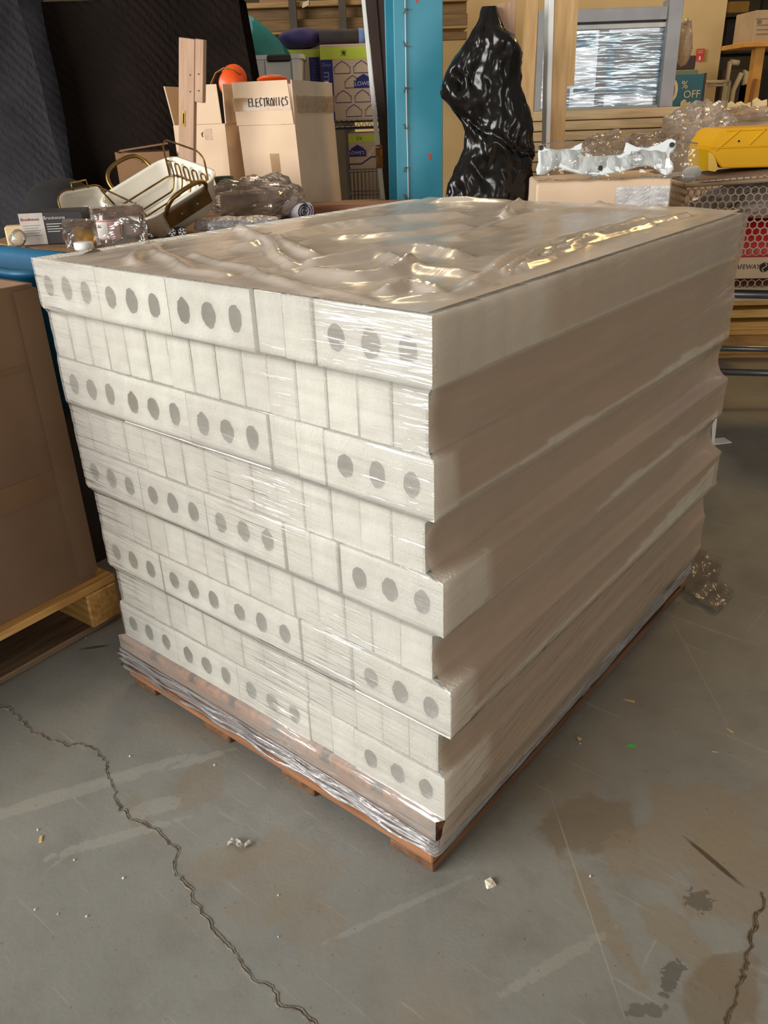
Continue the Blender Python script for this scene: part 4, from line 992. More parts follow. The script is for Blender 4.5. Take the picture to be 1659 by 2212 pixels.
for dz in (-.032, .03): dr.part('screw', MB().lathe([(.0001, 0), (.003, .0003), (.0001, .001)], n=8, M=Matrix.Translation((hgx, -.0085, hgz+dz)) @ Matrix.Rotation(math.pi/2, 4, 'X')), DARKST, parent=hp)
dr.part('tape_scrap', MB().tube([Vector((*dr.l(820, 318)[:1], -.006, dr.l(820, 318)[1])), Vector((dr.l(808, 318)[0], -.01, dr.l(808, 318)[1])), Vector((dr.l(801, 330)[0], -.008, dr.l(801, 330)[1])), Vector((dr.l(797, 336)[0], -.004, dr.l(797, 336)[1]))], .006, 6, flat=.4), WHITEP)
tr = Thing('trim_strip', 'thin white trim strip leaning between the brown door and the teal column', 'trim', frame(Vector((*at(852, 430, 3.62).to_2d(), 0))))
tr.part('strip', MB().prism([tr.l(846, -40), tr.l(856, -40), tr.l(862, 215), tr.l(863, 420), ext(tr.l(846, -40), tr.l(864, 420), 0), ext(tr.l(844, -40), tr.l(860, 420), 0)], 0, .012), WHITEP)

# ================================================================ TEAL COLUMN
CDp = 3.35; TEAL = plain('teal_paint', (62, 146, 168), (54, 134, 156), scale=4, rough=.45, bump=.05)
cl = Thing('steel_column', 'teal painted steel column with a wire and clips down its face', 'column', frame(Vector((*at(908, 430, CDp).to_2d(), 0)), .16))
cx0, cx1 = cl.l(859, 430)[0], cl.l(956.5, 430)[0]; cm_ = (cx0+cx1)/2; CHT = 2.6
cl.part('front_flange', MB().box(cx0, cx1, 0, .012, 0, CHT, bev=.002), TEAL)
cl.part('web', MB().box(cm_-.005, cm_+.005, .012, .17, 0, CHT), TEAL)
cl.part('rear_flange', MB().box(cx0, cx1, .17, .182, 0, CHT, bev=.002), TEAL)
wxp = cl.l(879, 300)[0]
cl.part('wire', MB().tube([Vector((wxp+.0008*math.sin(z*9), -.006, z)) for z in [k*.1 for k in range(26)]], .0022, 6), plain('pale_wire', (206, 206, 204), rough=.4), True)
for k, py in enumerate((20, 100, 190, 277, 362, 428)):
    x, z = cl.l(874, py); s = 1 if k % 2 else -1
    cl.part('wire_clip', MB().box(x-.001, x+.012, -.010, 0, z-.002, z+.002).prism([(x-.006, z+.016*s), (x+.003, z-.004*s), (x+.005, z+.004*s), (x-.002, z+.014*s)], -.008, -.004), plain('clip_metal', (96, 92, 86), rough=.5, metal=.5))
for pts in ([(922, 334), (928, 338), (926, 346), (933, 344), (930, 337), (934, 333), (928, 331)], [(898, -4), (904, 0), (902, 9), (898, 6)]): cl.part('red_mark', MB().prism([cl.l(*p) for p in pts], -.0006, -.0001), plain('red_paint', (196, 84, 62), rough=.6))

# ================================================================ BLACK BAG, POSTS, WINDOW, LUMBER
BD = 2.95
bb = Thing('black_rubbish_bag', 'glossy black plastic bag pulled over timber beside the teal column', 'bag', frame(Vector((*at(1060, 430, BD).to_2d(), 0))))
secs = [(8, 1046, 1082), (30, 1040, 1088), (48, 1030, 1096), (62, 1022, 1104), (78, 1012, 1132), (95, 1004, 1138), (120, 986, 1139), (140, 973, 1138), (163, 960, 1139), (185, 953, 1140), (205, 949, 1144), (225, 964, 1152), (248, 988, 1160), (270, 1006, 1164), (295, 1008, 1166), (320, 1004, 1167), (350, 990, 1166), (375, 976, 1163), (400, 966, 1158), (430, 958, 1154), (470, 955, 1150)]
rows = []
for py, a, b in secs:
    (xa, za), (xb, zb) = bb.l(a, py), bb.l(b, py); rows.append((za, xa, xb))
for k in range(6): zl, xa, xb = rows[-1]; rows.append((max(zl-.15, 0.002), xa-.002, xb+.002))
rows = [r for i, r in enumerate(rows) if i == 0 or r[0] < rows[i-1][0]-1e-4]
def rowat(z):
    for (a, x0, x1), (b, y0, y1) in zip(rows, rows[1:]):
        if b <= z <= a: t = (a-z)/(a-b); return x0+(y0-x0)*t, x1+(y1-x1)*t
    return rows[-1][1:]
ztop = rows[0][0]
def fbag(u, v):
    z = ztop*(1-v)+.002*v; x0, x1 = rowat(z); c = (x0+x1)/2; h = (x1-x0)/2; a = 2*math.pi*u
    p = Vector((c+h*math.copysign(abs(math.cos(a))**.8, math.cos(a)), .085+min(.075, h*1.1)*math.sin(a), z))
    q = Vector((p.x*1.0, p.y, p.z*.62)); n = abs(noise.noise(q*17))*1.0+.6*abs(noise.noise(q*38+Vector((3, 1, 0))))+.35*abs(noise.noise(Vector((p.x*46, p.y*40, p.z*9))))
    fz = 0; d = Vector((math.cos(a)*.4, math.sin(a), 0))
    big = noise.noise(Vector((p.x*9, p.y*5, p.z*5+2)))+.6*noise.noise(Vector((p.x*17+4, p.y*9, p.z*9)))
    p -= d*.016*max(0, .3+big)*min(1, h/.06)**2
    p.x += min(1, h/.06)**2*(.010*noise.noise(Vector((z*13, 3 if math.cos(a) > 0 else 9, 0)))+.006*noise.noise(Vector((z*31, 5 if math.cos(a) > 0 else 1, 0))))*math.copysign(1, math.cos(a))*abs(math.cos(a))
    for o_ in range(3):
        f_ = 7*2.0**o_; w_ = Vector((p.x*f_+.8*noise.noise(q*20), p.y*f_, p.z*f_*.55+7*o_)); fz += (1-abs(noise.noise(w_))*2.4)*.5**o_
    g = (.030-.019*fz+.004*n)*min(1, h/.06)**2
    p -= d*g
    # a cord-like gathered fold running down across the bag
    zf = bb_fold(p.x); 
    if math.sin(a) < 0: p.y += .022*math.exp(-((z-zf)/.012)**2)-.012*math.exp(-((z-zf-.014)/.006)**2)
    return p
f0, f1 = bb.l(985, 245), bb.l(1160, 345)
def bb_fold(x): return f0[1]+(f1[1]-f0[1])*(x-f0[0])/(f1[0]-f0[0])+.008*math.sin(x*60)
BAGM = plain('black_bag_plastic', (22, 20, 19), (16, 15, 14), scale=6, rough=.22, bump=.25, bscale=30, spec=.35)
R = MB().grid(fbag, 96, 110)
random.seed(3); bmesh.ops.triangulate(R.b, faces=R.b.faces[:], quad_method='SHORT_EDGE')
for v in R.b.verts:
    k = min(1, (ztop-v.co.z)/.06); v.co += Vector((random.uniform(-1, 1)*.0012, random.uniform(-1, 1)*.0022, random.uniform(-1, 1)*.0012))*k
bb.part('bag_film', R, BAGM, True)
bm_ = Thing('timber_post', 'square timber post whose top sticks out of the black bag', 'post', frame(Vector((*at(1110, 430, BD+.03).to_2d(), 0)), .14))
bm_.part('post', leaning(bm_, (1071, 5), (1065, 430), (1131, -6), (1116, 430), .075, .125), OAK_Z)
p1 = Thing('timber_post', 'slim brown timber upright behind the black bag', 'post', frame(Vector((*at(1150, 300, 3.5).to_2d(), 0))))
p1.part('post', leaning(p1, (1140, -40), (1118, 400), (1166, -40), (1144, 400), 0, .05), PINE_Z)
p2 = Thing('notched_post', 'notched timber post with a white edge standing before the film-wrapped window', 'post', frame(Vector((*at(1215, 300, 3.15).to_2d(), 0)), .1))
(ax, az), (bx_, bz) = p2.l(1199, -40), p2.l(1182, 380)
R = MB().prism([ext((ax, az), (bx_, bz), 0), (ax, az), p2.l(1252, -40), p2.l(1240, 184), p2.l(1225, 187), ext(p2.l(1225, 187), p2.l(1216, 380), 0)], 0, .05); p2.part('post', R, PINE_Z)
p2.part('white_edge', leaning(p2, (1187, -40), (1177, 380), (1198.5, -40), (1185, 380), -.004, .05), WHITEP, label='white painted edge')

LD = 4.45; LZ = at(1300, 236, LD).z
lm = Thing('lumber_pile', 'pile of pale pine planks below the film-wrapped window', 'lumber', frame(Vector((*at(1310, 300, LD).to_2d(), 0)), -.02))
random.seed(21); xa, xb = lm.l(1130, 260)[0], lm.l(1478, 260)[0]; PT = .042; nl = int(LZ/(PT+.006))
for k in range(nl):
    z1 = LZ-.001-k*(PT+.0045)
    for r in range(3 if k < 5 else 1):
        y = .105*r+random.uniform(-.006, .006)
        R = MB().box(xa+random.uniform(-.03, .02), xb+random.uniform(-.02, .03), y, y+.098, z1-PT, z1, bev=.003); lm.part('plank', R, PINE)
# window
WD = 4.52; WY = .0
wn = Thing('aluminium_window', 'grey aluminium window wrapped in film standing on the pine planks', 'window', frame(Vector((*at(1300, 236, WD).to_2d(), LZ)), -.02))
def wl(px, py): return wn.l(px, py)
xL, xR = wl(1160, 120)[0], wl(1462, 120)[0]; zB = .0; zT = wl(1300, 18)[1]
ALU = plain('aluminium_frame', (158, 158, 158), (146, 146, 148), rough=.45, metal=.25)
wn.part('jamb', MB().box(xL, xL+.03, 0, .10, zB, zT, bev=.002), ALU)
wn.part('jamb', MB().box(xR-.065, xR, -.02, .10, zB, zT+.03, bev=.002), ALU)
wn.part('head', MB().box(xL+.03, xR-.065, 0, .10, zT-.055, zT, bev=.002), ALU)
wn.part('head', MB().box(xL+.03, xR-.065, .012, .10, zT-.085, zT-.065, bev=.001), plain('pale_frame', (206, 206, 200), rough=.4))
wn.part('sill', MB().box(xL+.03, xR-.065, 0, .10, zB, zB+.012, bev=.001), ALU)
wn.part('head_gap', MB().box(xL+.03, xR-.065, .03, .09, zT-.066, zT-.054), DARKST)
PANE = plain('sky_reflection_pane', (206, 226, 240), (180, 206, 228), scale=3.5, rough=.14, bump=.35, bscale=4, stretch=(1, 1, 10), spec=1.0, detail=6, coat=1.0)  # pale blue base colour stands in for bright sky reflected in the glass
wn.part('pane', MB().box(xL+.03, xR-.065, .045, .053, zB+.012, zT-.085), PANE)
def pan_px(a, b, c, d, y, mat, name): (x0, z1), (x1, z0) = wn.l(a, b), wn.l(c, d); wn.part(name, MB().box(x0, x1, y, y+.004, z0, z1, bev=.0008), mat)
pan_px(1337, 72, 1418, 181, .040, plain('grey_backing_card', (142, 140, 146), (126, 124, 130), rough=.3), 'backing_card')
pan_px(1302, 40, 1307, 231, .038, plain('pale_frame', (206, 206, 200)), 'muntin')
SKYB = plain('sky_reflection_blue', (122, 190, 222), (104, 174, 210), rough=.3)  # colour of painted strips that imitate blue sky reflected in the pane
for a in ((1312, 70, 1336, 200), (1243, 190, 1300, 199), (1225, 190, 1232, 232), (1305, 184, 1440, 200), (1425, 90, 1438, 205), (1245, 72, 1290, 100)): pan_px(*a, .041, SKYB, 'blue_strip')
WF = film('window_wrap', (226, 234, 244), .26, rough=.18, bump=.4, bscale=(2, 2, 26), nscale=2.0, gloss=5.0, gcol=(.72, .90, 1.0), haze_noise=.26, hz_scale=5, haze_stretch=(1, 1, 9))  # gloss of the wrap tinted blue to imitate a sky reflection
wn.part('wrap_film', MB().grid(lambda u_, v_: Vector((xL+.02+(xR-xL-.05)*u_, .022+.006*noise.noise(Vector((u_*5, v_*24, 2))), zB+.01+(zT-.10)*v_)), 30, 60), WF, True)
bwv = Thing('bubble_wrap', 'bulging bubble wrap hanging off the edge of the aluminium window', 'bubble wrap', frame(at(1478, 92, 4.6)))
bwv.part('crumpled_film', blob(MB(), (0, 0, 0), (.036, .05, .105), 23, .2, 18, 30, 26), film('bubble_wrap_film', (206, 178, 146), .6, rough=.15, bump=1.0, nscale=60, gloss=1.8), True)

# ================================================================ RIGHT: CARTON, WHITE BRACKET, CART
lb = Thing('long_carton', 'brown carton with a silvery label pouch and black strap, behind the bricks', 'box', frame(Vector((*at(1300, 430, 2.68).to_2d(), 0)), -.10))
x0 = lb.l(1158, 420)[0]; x1 = lb.l(1449, 420)[0]; zt = lb.l(1300, 388)[1]
R = MB().box(x0, x1, 0, .30, 0, zt, bev=.006)
for v in R.b.verts:
    if v.co.z > .5: v.co.z += .006*math.sin(v.co.x*9)
lb.part('carton_body', R, CARD)
lb.part('label_pouch', MB().grid(lambda u_, v_: Vector((lb.l(1331, 404)[0]+(lb.l(1447, 404)[0]-lb.l(1331, 404)[0])*u_, -.0015-.003*abs(noise.noise(Vector((u_*9, v_*6, 0)))), lb.l(1331, 404)[1]-.09*(1-v_))), 26, 14), plain('silvery_pouch', (206, 204, 202), (176, 174, 174), scale=24, rough=.18, bump=.8, bscale=30))
lb.part('black_strap', MB().box(x1-.004, x1+.003, .10, .20, 0, zt+.002).box(x1-.03, x1, .10, .20, zt-.004, zt+.008), BLACKP)
wbk = Thing('white_bracket', 'white plastic bone-shaped bracket lying in clear film on the brown carton', 'bracket', frame(Vector((*at(1310, 375, 2.66).to_2d(), zt+.003)), -.10, -.20))
ol = [(1167, 312), (1180, 320), (1200, 324), (1230, 321), (1257, 309), (1258, 322), (1254, 331), (1262, 338), (1300, 337), (1338, 334), (1346, 330), (1353, 308), (1375, 318), (1400, 319), (1425, 312), (1440, 302), (1450, 300), (1459, 304), (1462, 313), (1457, 322), (1447, 333), (1446, 343), (1453, 352), (1455, 365), (1449, 375), (1438, 379), (1427, 374), (1414, 363), (1400, 358), (1380, 360), (1360, 366), (1330, 374), (1290, 380), (1255, 377), (1225, 369), (1205, 363), (1190, 367), (1176, 377), (1160, 377), (1158, 366), (1163, 350), (1162, 330)]
wbk.part('bracket_plate', MB().prism([wbk.l(*p) for p in ol], -.006, .006, bev=.003), plain('white_bracket_plastic', (226, 232, 232), (220, 226, 226), rough=.2, spec=.6))
for p in ((1450, 314), (1296, 364), (1168, 320)):
    x, z = wbk.l(*p); h = wbk.part('bolt_hole', MB().lathe([(.0075, 0), (.0075, .002), (.004, .003), (.0001, .003)], n=14, M=Matrix.Translation((x, -.006, z)) @ Matrix.Rotation(math.pi/2, 4, 'X')), DARKST)
x, z = wbk.l(1373, 345); wbk.part('moulded_ring', MB().tube([(x+.024*math.cos(a), -.0064, z+.019*math.sin(a)) for a in [2*math.pi*k/28 for k in range(28)]], .0007, 4, closed=True), plain('ring_grey', (170, 174, 176)))
hand(wbk, 'ESSE', wbk.l(1362, 335)[0], -.0068, wbk.l(1362, 335)[1], .008, .009, .0005, 'moulded_lettering')
BF = film('bracket_bag_film', (200, 180, 156), .07, rough=.06, bump=.7, nscale=16, gloss=1.4, haze_noise=.05)
bgf = Thing('clear_bag', 'clear plastic bag sleeve around the white bracket', 'bag', frame(Vector((*at(1335, 378, 2.64).to_2d(), zt+.0015)), -.10, -.20))
(bx0, bz0), (bx1, bz1) = bgf.l(1166, 380), bgf.l(1513, 308)
def fbg(u_, v_):
    a = 2*math.pi*u_; x = bx0+(bx1-bx0)*v_; hh = (.052+.006*math.sin(v_*9))*(1-.12*v_); p = Vector((x, .024+.016*math.cos(a)*(1 if v_ < .8 else 1.5), hh+.004+hh*math.sin(a)))
    p.y -= .004*noise.noise(p*30); p.z += .004*noise.noise(p*26+Vector((4, 0, 0))); return p
bgf.part('bag_film', MB().grid(fbg, 26, 44), BF)
lid = Thing('tub_lid', 'pale round tub lid beside the white bracket', 'lid', frame(at(1493, 379, 2.9), 0, -.9))
lid.part('lid', MB().lathe([(.0001, 0), (.03, 0), (.033, .003), (.033, .008), (.0001, .010)], n=28), plain('pale_lid', (206, 210, 204), rough=.4), True)

# shopping cart
KD = 3.0
kt = Thing('shopping_cart', 'shopping cart with a tan hexagon mesh basket behind the brick stack', 'cart', frame(Vector((*at(1500, 640, KD).to_2d(), 0)), -.09))
kz0 = kt.l(1600, 622)[1]; kz1 = kt.l(1500, 400)[1]; kx0 = kt.l(1482, 400)[0]; kx1 = kx0+.88; kd = .46
TAN = plain('tan_mesh', (170, 146, 116), (156, 132, 104), rough=.5)
def hexpanel(R, wd, ht, cell, bar, to):
    """sheet pierced by hexagons; to(x, z, d) maps panel coordinates to 3D"""
    cw = cell; rh = cell/math.sqrt(3); dz = rh*1.5; nr = int(ht/dz)
    for r in range(nr):
        zc = dz*(r+.5)+rh*.25; off = cw/2 if r % 2 else 0
        for k in range(int(wd/cw)):
            xc = cw*(k+.5)+off
            if xc+cw/2 > wd: continue
            o = [(xc+rh*math.sin(math.pi/3*i), zc+rh*math.cos(math.pi/3*i)) for i in range(6)]; s = 1-bar/(cell/2)
            i_ = [(xc+(p[0]-xc)*s, zc+(p[1]-zc)*s) for p in o]
            O = [R.b.verts.new(to(*p, 0)) for p in o]; I = [R.b.verts.new(to(*p, 0)) for p in i_]; J = [R.b.verts.new(to(*p, .004)) for p in i_]; Q = [R.b.verts.new(to(*p, .004)) for p in o]
            for q in range(6):
                w_ = (q+1) % 6; R.b.faces.new((O[q], O[w_], I[w_], I[q])); R.b.faces.new((I[q], I[w_], J[w_], J[q])); R.b.faces.new((Q[w_], Q[q], J[q], J[w_]))
    bmesh.ops.remove_doubles(R.b, verts=R.b.verts[:], dist=.0004); return R
band0, band1 = kt.l(1600, 602)[1], kt.l(1600, 556)[1]
kt.part('mesh_panel', hexpanel(MB(), kx1-kx0, kz1-band1-.004, .0262, .0023, lambda x, z, d: Vector((kx0+x, d, band1+.004+z))), TAN)
kt.part('mesh_panel', hexpanel(MB(), kx1-kx0, band0-kz0, .0262, .0023, lambda x, z, d: Vector((kx0+x, d, kz0+z))), TAN)
kt.part('mesh_panel', hexpanel(MB(), kx1-kx0, kz1-kz0, .0262, .0023, lambda x, z, d: Vector((kx0+x, kd-d, kz0+z))), TAN)
kt.part('mesh_panel', hexpanel(MB(), kd, kz1-kz0, .0262, .0023, lambda x, z, d: Vector((kx0+d, x, kz0+z))), TAN)
kt.part('mesh_panel', hexpanel(MB(), kd, kz1-kz0, .0262, .0023, lambda x, z, d: Vector((kx1-d, x, kz0+z))), TAN)
kt.part('basket_floor', MB().box(kx0, kx1, 0, kd, kz0-.006, kz0+.002), TAN)
kt.part('name_band', MB().box(kx0, kx1, -.004, .006, band0, band1, bev=.002), plain('tan_band', (186, 158, 124), (176, 148, 116), rough=.5))
text_part(kt, 'SAFEWAY', INK, kt.l(1611, 578)[0], -.0046, (band0+band1)/2+.004, .0235, sx=.92, shear=.1)
ex, ez = kt.l(1655, 577), 0; ex = (kt.l(1650, 577)[0], (band0+band1)/2+.002)
em = kt.part('round_emblem', MB().lathe([(.0001, 0), (.017, 0), (.017, .0008), (.0001, .0008)], n=26, M=Matrix.Translation((ex[0], -.0042, ex[1])) @ Matrix.Rotation(math.pi/2, 4, 'X')), INK)
kt.part('emblem_curve', MB().tube([Vector((ex[0]+.007*math.sin(t*math.pi*2)*1.0, -.0056, ex[1]+.014-.028*t)) for t in [k/14 for k in range(15)]], .0022, 5), plain('tan_band', (186, 158, 124)), parent=em)
TUBE = plain('grey_tube', (118, 120, 122), (98, 100, 104), rough=.35, metal=.6)
for y in (-.004, kd): kt.part('top_rail', MB().tube([(kx0-.006, y, kz1), (kx1, y, kz1+.035)], .008, 10), TAN, True)
kt.part('end_rail', MB().tube([(kx0-.004, 0, kz1), (kx0-.004, kd, kz1)], .008, 10), TAN, True)
for y in (.05, kd-.05):
    kt.part('frame_tube', MB().tube([(kx1, y, kz0-.055), (kx0+.20, y, kz0-.03), (kx0+.15, y, kz0-.035), (kx0+.135, y, kz0-.075), (kx0+.165, y, kz0-.16), (kx0+.14, y, kz0-.21), (kx0+.08, y, kz0-.235)], .016, 12), TUBE, True)
    kt.part('frame_tube', MB().tube([(kx0+.02, y, .245), (kx1, y, .215)], .0135, 10), TUBE, True)
    for x in (kx0+.06, kx1-.08):
        wh = kt.part('wheel', MB().lathe([(.0001, -.012), (.055, -.012), (.06, -.006), (.06, .006), (.055, .012), (.0001, .012)], n=24, M=Matrix.Translation((x, y, .06)) @ Matrix.Rotation(math.pi/2, 4, 'X')), plain('grey_rubber', (60, 58, 56), rough=.7), True)
        kt.part('wheel_fork', MB().box(x-.012, x+.012, y-.018, y+.018, .10, .165, bev=.003).box(x-.012, x+.012, y-.019, y-.014, .05, .11).box(x-.012, x+.012, y+.014, y+.019, .05, .11), TUBE, parent=wh)
    kt.part('upright', MB().tube([(kx1-.02, y, .15), (kx1-.02, y, kz0)], .0135, 10), TUBE, True)
def in_cart(x0, x1, y0, y1, z0, z1, M=None): pass
rd = Thing('red_sack', 'bright red bag seen through the cart mesh', 'bag', kt.M @ Matrix.Translation((kx0+.30, .20, kz0+.003)))
rd.part('sack', blob(MB(), (0, 0, (band1-kz0+.115)/2), (.27, .17, (band1-kz0+.115)/2), 31, .06, 6, 30, 18, zmin=.001), plain('red_plastic', (206, 34, 48), (190, 26, 40), rough=.5), True)
gs = Thing('film_heap', 'grey heap of plastic film in the cart above the red bag', 'plastic film', kt.M @ Matrix.Translation((kx0+.40, .22, band1+.08)))
gs.part('crumpled_film', blob(MB(), (0, 0, .075), (.30, .15, .085), 37, .25, 9, 40, 20, zmin=.04), plain('grey_film_heap', (168, 160, 156), (132, 124, 120), scale=14, rough=.25, bump=.7))
yb = Thing('yellow_bin', 'bright yellow plastic bin lying on top of the shopping cart', 'bin', frame(Vector((*at(1540, 366, 3.05).to_2d(), 0)), -.05))
YEL = plain('yellow_plastic', (214, 160, 0), (206, 152, 0), scale=3, rough=.5, spec=.25)
pts = [yb.l(*p) for p in ((1533, 320), (1541, 305), (1556, 284), (1566, 278), (1740, 270), (1740, 359), (1562, 364), (1550, 350), (1544, 332), (1533, 330))]
R = MB(); fr_ = [Vector((p[0], 0, p[1])) for p in pts]; cc = sum(fr_, Vector())/len(fr_)
bk = [Vector((p.x, .24, p.z)) for p in fr_]
R.rings([fr_, bk], True, True); bmesh.ops.bevel(R.b, geom=[e for e in R.b.edges], offset=.004, segments=2, affect='EDGES', clamp_overlap=True)
yb.part('bin_shell', R, YEL)
yb.part('bin_lip', MB().prism([yb.l(*p) for p in ((1531, 329), (1543, 331), (1549, 352), (1552, 366), (1545, 371), (1531, 369))], .004, .236), plain('yellow_shade_plastic', (206, 164, 14), (196, 154, 12), rough=.35))
def rib(a, b): yb.part('rib', MB().tube([Vector((yb.l(*a)[0], -.001, yb.l(*a)[1])), Vector((yb.l(*b)[0], -.001, yb.l(*b)[1]))], .003, 6), YEL)
for a, b in (((1536, 320), (1735, 313)), ((1546, 325), (1600, 279)), ((1618, 312), (1655, 277)), ((1570, 282), (1735, 276)), ((1560, 361), (1735, 356))): rib(a, b)
x, z = yb.l(1596, 305); yb.part('rivet', MB().lathe([(.004, 0), (.003, .002), (.0001, .002)], n=10, M=Matrix.Translation((x, 0, z)) @ Matrix.Rotation(math.pi/2, 4, 'X')), INK)
# bin rests on a board across the cart
bd = Thing('thin_board', 'thin tan board laid along the cart rim under the yellow bin', 'board', frame(Vector((*at(1510, 385, 3.0).to_2d(), 0)), -.09))
bd.part('board', MB().prism([bd.l(1506, 386), bd.l(1740, 363), bd.l(1740, 368), bd.l(1506, 391)], -.02, .26), plain('tan_board', (150, 122, 100), (120, 96, 80), rough=.6))
# white angle leg
wlg = Thing('white_angle_leg', 'white metal angle leg with a flat foot on the floor by the brick stack', 'leg', frame(onz(1540, 960), .2))
(xa, za), (xb, zb) = wlg.l(1543, 812), wlg.l(1559, 813)
wlg.part('angle_strip', MB().prism([(-.006, .001), (.006, .001), (xb, zb), (xa, za)], 0, .004).prism([(-.006, .001), (-.003, .001), (xa+.004, za), (xa, za)], .004, .03), WHITEP)
wlg.part('foot_plate', MB().prism([(-.006, 0), (.075, 0), (.075, .004), (-.006, .004)], -.006, .045), WHITEP)

# far pallets under the cart
fp = Thing('pallet_stack', 'yellowish pallet boards lying on the floor beyond the shopping cart', 'pallet', frame(onz(1560, 775), -.06))
for k in range(5): fp.part('board', MB().box(-.06, .95, .02+.13*k, .13+.13*k, .115, .137, bev=.003), wood('golden_board', (238, 198, 118), (206, 160, 84)))
for y in (.0, .32, .62): fp.part('stringer', MB().box(-.06, .95, y, y+.04, .02, .114, bev=.003), PINE_DX)
for k in range(3): fp.part('board', MB().box(-.06, .95, .0+.25*k, .1+.25*k, 0, .0195, bev=.003), PINE_DX)
fp2 = Thing('plank_pile', 'upper yellow planks with a dark slot, beyond the shopping cart', 'lumber', fp.M @ Matrix.Translation((0, .02, .1375)))
for k in range(3): fp2.part('plank', MB().box(-.06, .95, .01, .5, .062*k, .062*k+.04, bev=.003), wood('golden_board', (238, 198, 118), (206, 160, 84)))
for k in range(2): 
    for x in (-.05, .4, .85): fp2.part('spacer', MB().box(x, x+.05, .03, .48, .062*k+.0402, .062*k+.0618), PINE_D)

# ================================================================ RIGHT BACKGROUND
cb = Thing('cardboard_box', 'brown carton under torn film behind the yellow bin', 'box', frame(Vector((*at(1490, 330, 3.98).to_2d(), .304)), -.06))
pts = [cb.l(*p) for p in ((1487, 268), (1556, 257), (1655, 240), (1740, 228))]
cb.part('carton_body', MB().prism([(pts[0][0], 0), pts[0], pts[1], pts[2], pts[3], (pts[3][0], 0)], 0, .42), CARD)
FH = film('torn_film_heap', (206, 190, 170), .42, rough=.12, bump=.8, nscale=26, gloss=1.2, haze_noise=.2, hz_scale=12)
for k, (px, py, D, wv, hv_, s, lab) in enumerate(((1515, 272, 3.82, .28, .20, 3, 'torn clear film slumped over the brown carton corner'), (1312, 316, 3.95, .19, .13, 5, 'crumpled clear film in front of the pine planks'), (1420, 318, 3.9, .26, .12, 9, 'film with dark print lying above the white bracket'), (1620, 246, 3.95, .34, .06, 12, 'shredded film along the carton rim behind the yellow bin'))):
    t = Thing('film_heap', lab, 'plastic film', frame(at(px, py, D))); t.part('crumpled_film', blob(MB(), (0, 0, 0), (wv/2, .10, hv_/2), s, .45, 12, 40, 22), FH)
    if k == 2:
        for q in range(7): t.part('print_bar', MB().box(-.06+.018*q, -.05+.018*q, -.104, -.1025, -.012+.006*q, .006+.006*q), plain('print_dim_grey', (70, 60, 70)))
rest = Thing('low_crate', 'plain plywood crate under the crumpled film heaps, behind the carton', 'crate', frame(Vector((*at(1240, 350, 3.86).to_2d(), 0))))
cz = rest.l(1300, 345)[1]; rest.part('crate_box', MB().box(0, .40, 0, .3, 0, cz, bev=.004), CARD_B)
random.seed(31)
for k, (px, py) in enumerate(((1535, 232), (1585, 230), (1605, 228), (1480, 226), (1640, 222))):
    t = Thing('paper_scrap', ('cream paper scrap on top of the torn film', 'white paper scrap standing on the carton rim', 'folded cream scrap beside the white paper scrap', 'curled cream scrap nearest the teal sign', 'cream scrap at the far end of the carton rim')[k], 'paper', frame(at(px, py, 4.0), random.uniform(-.5, .5)))
    R = MB(); R.prism([(-.03, -.012), (.0, -.02), (.032, -.01), (.028, .012), (.01, .006), (-.012, .02), (-.028, .01)], -.004, 0); R.jit(.003); t.part('scrap', R, plain('cream_scrap', (232, 208, 158), (218, 190, 138), rough=.9))
# sale sign
sg = Thing('sale_sign', 'teal sale sign with cream lettering beside the aluminium window', 'sign', frame(Vector((*at(1490, 240, 6.2).to_2d(), 0)), .0))
x1, z1 = sg.l(1523, 159); x0 = sg.l(1395, 164)[0]; z0 = sg.l(1515, 236)[1]
sg.part('board', MB().box(x0, x1, 0, .03, z0-.25, z1, bev=.002), plain('sign_teal', (48, 100, 112), (42, 92, 104), rough=.6))
sg.part('edge', MB().box(x1, x1+.012, -.004, .034, z0-.25, z1+.004), plain('sign_edge', (84, 48, 40), rough=.6))
CRM = plain('sign_cream', (224, 196, 140), rough=.7)
me = text_mesh('50', .20, .001); me.transform(Matrix.Translation((sg.l(1434, 199)[0], -.002, sg.l(1434, 199)[1]))); sg.part('lettering', me, CRM)
text_part(sg, '%', CRM, *[sg.l(1479, 184)[0], -.002, sg.l(1479, 184)[1]], .068)
text_part(sg, 'OFF', CRM, *[sg.l(1494, 204)[0], -.002, sg.l(1494, 204)[1]], .066)
for x in (x0+.05, x1-.06): sg.part('leg', MB().box(x, x+.03, .032, .06, 0, z1-.1), plain('sign_edge', (84, 48, 40)))
# fire extinguisher sign on the wall
fe = Thing('fire_sign', 'small red fire extinguisher sign on the beige wall', 'sign', frame(at(1512, 119, 6.98), -.1)); s_ = 1/285.
fe.part('sign_plate', MB().box(-.030, .030, -.004, .0, -.042, .042), plain('sign_red', (196, 60, 40), rough=.5))
fe.part('extinguisher', MB().prism([(-.006, -.034), (.006, -.034), (.006, -.012), (.003, -.008), (-.003, -.008), (-.006, -.012)], -.0055, -.004), WHITEPAPER)
fe.part('print_line', MB().box(-.02, .02, -.0055, -.004, .012, .018).box(-.02, .02, -.0055, -.004, .024, .03), plain('pale_red', (226, 150, 120)))
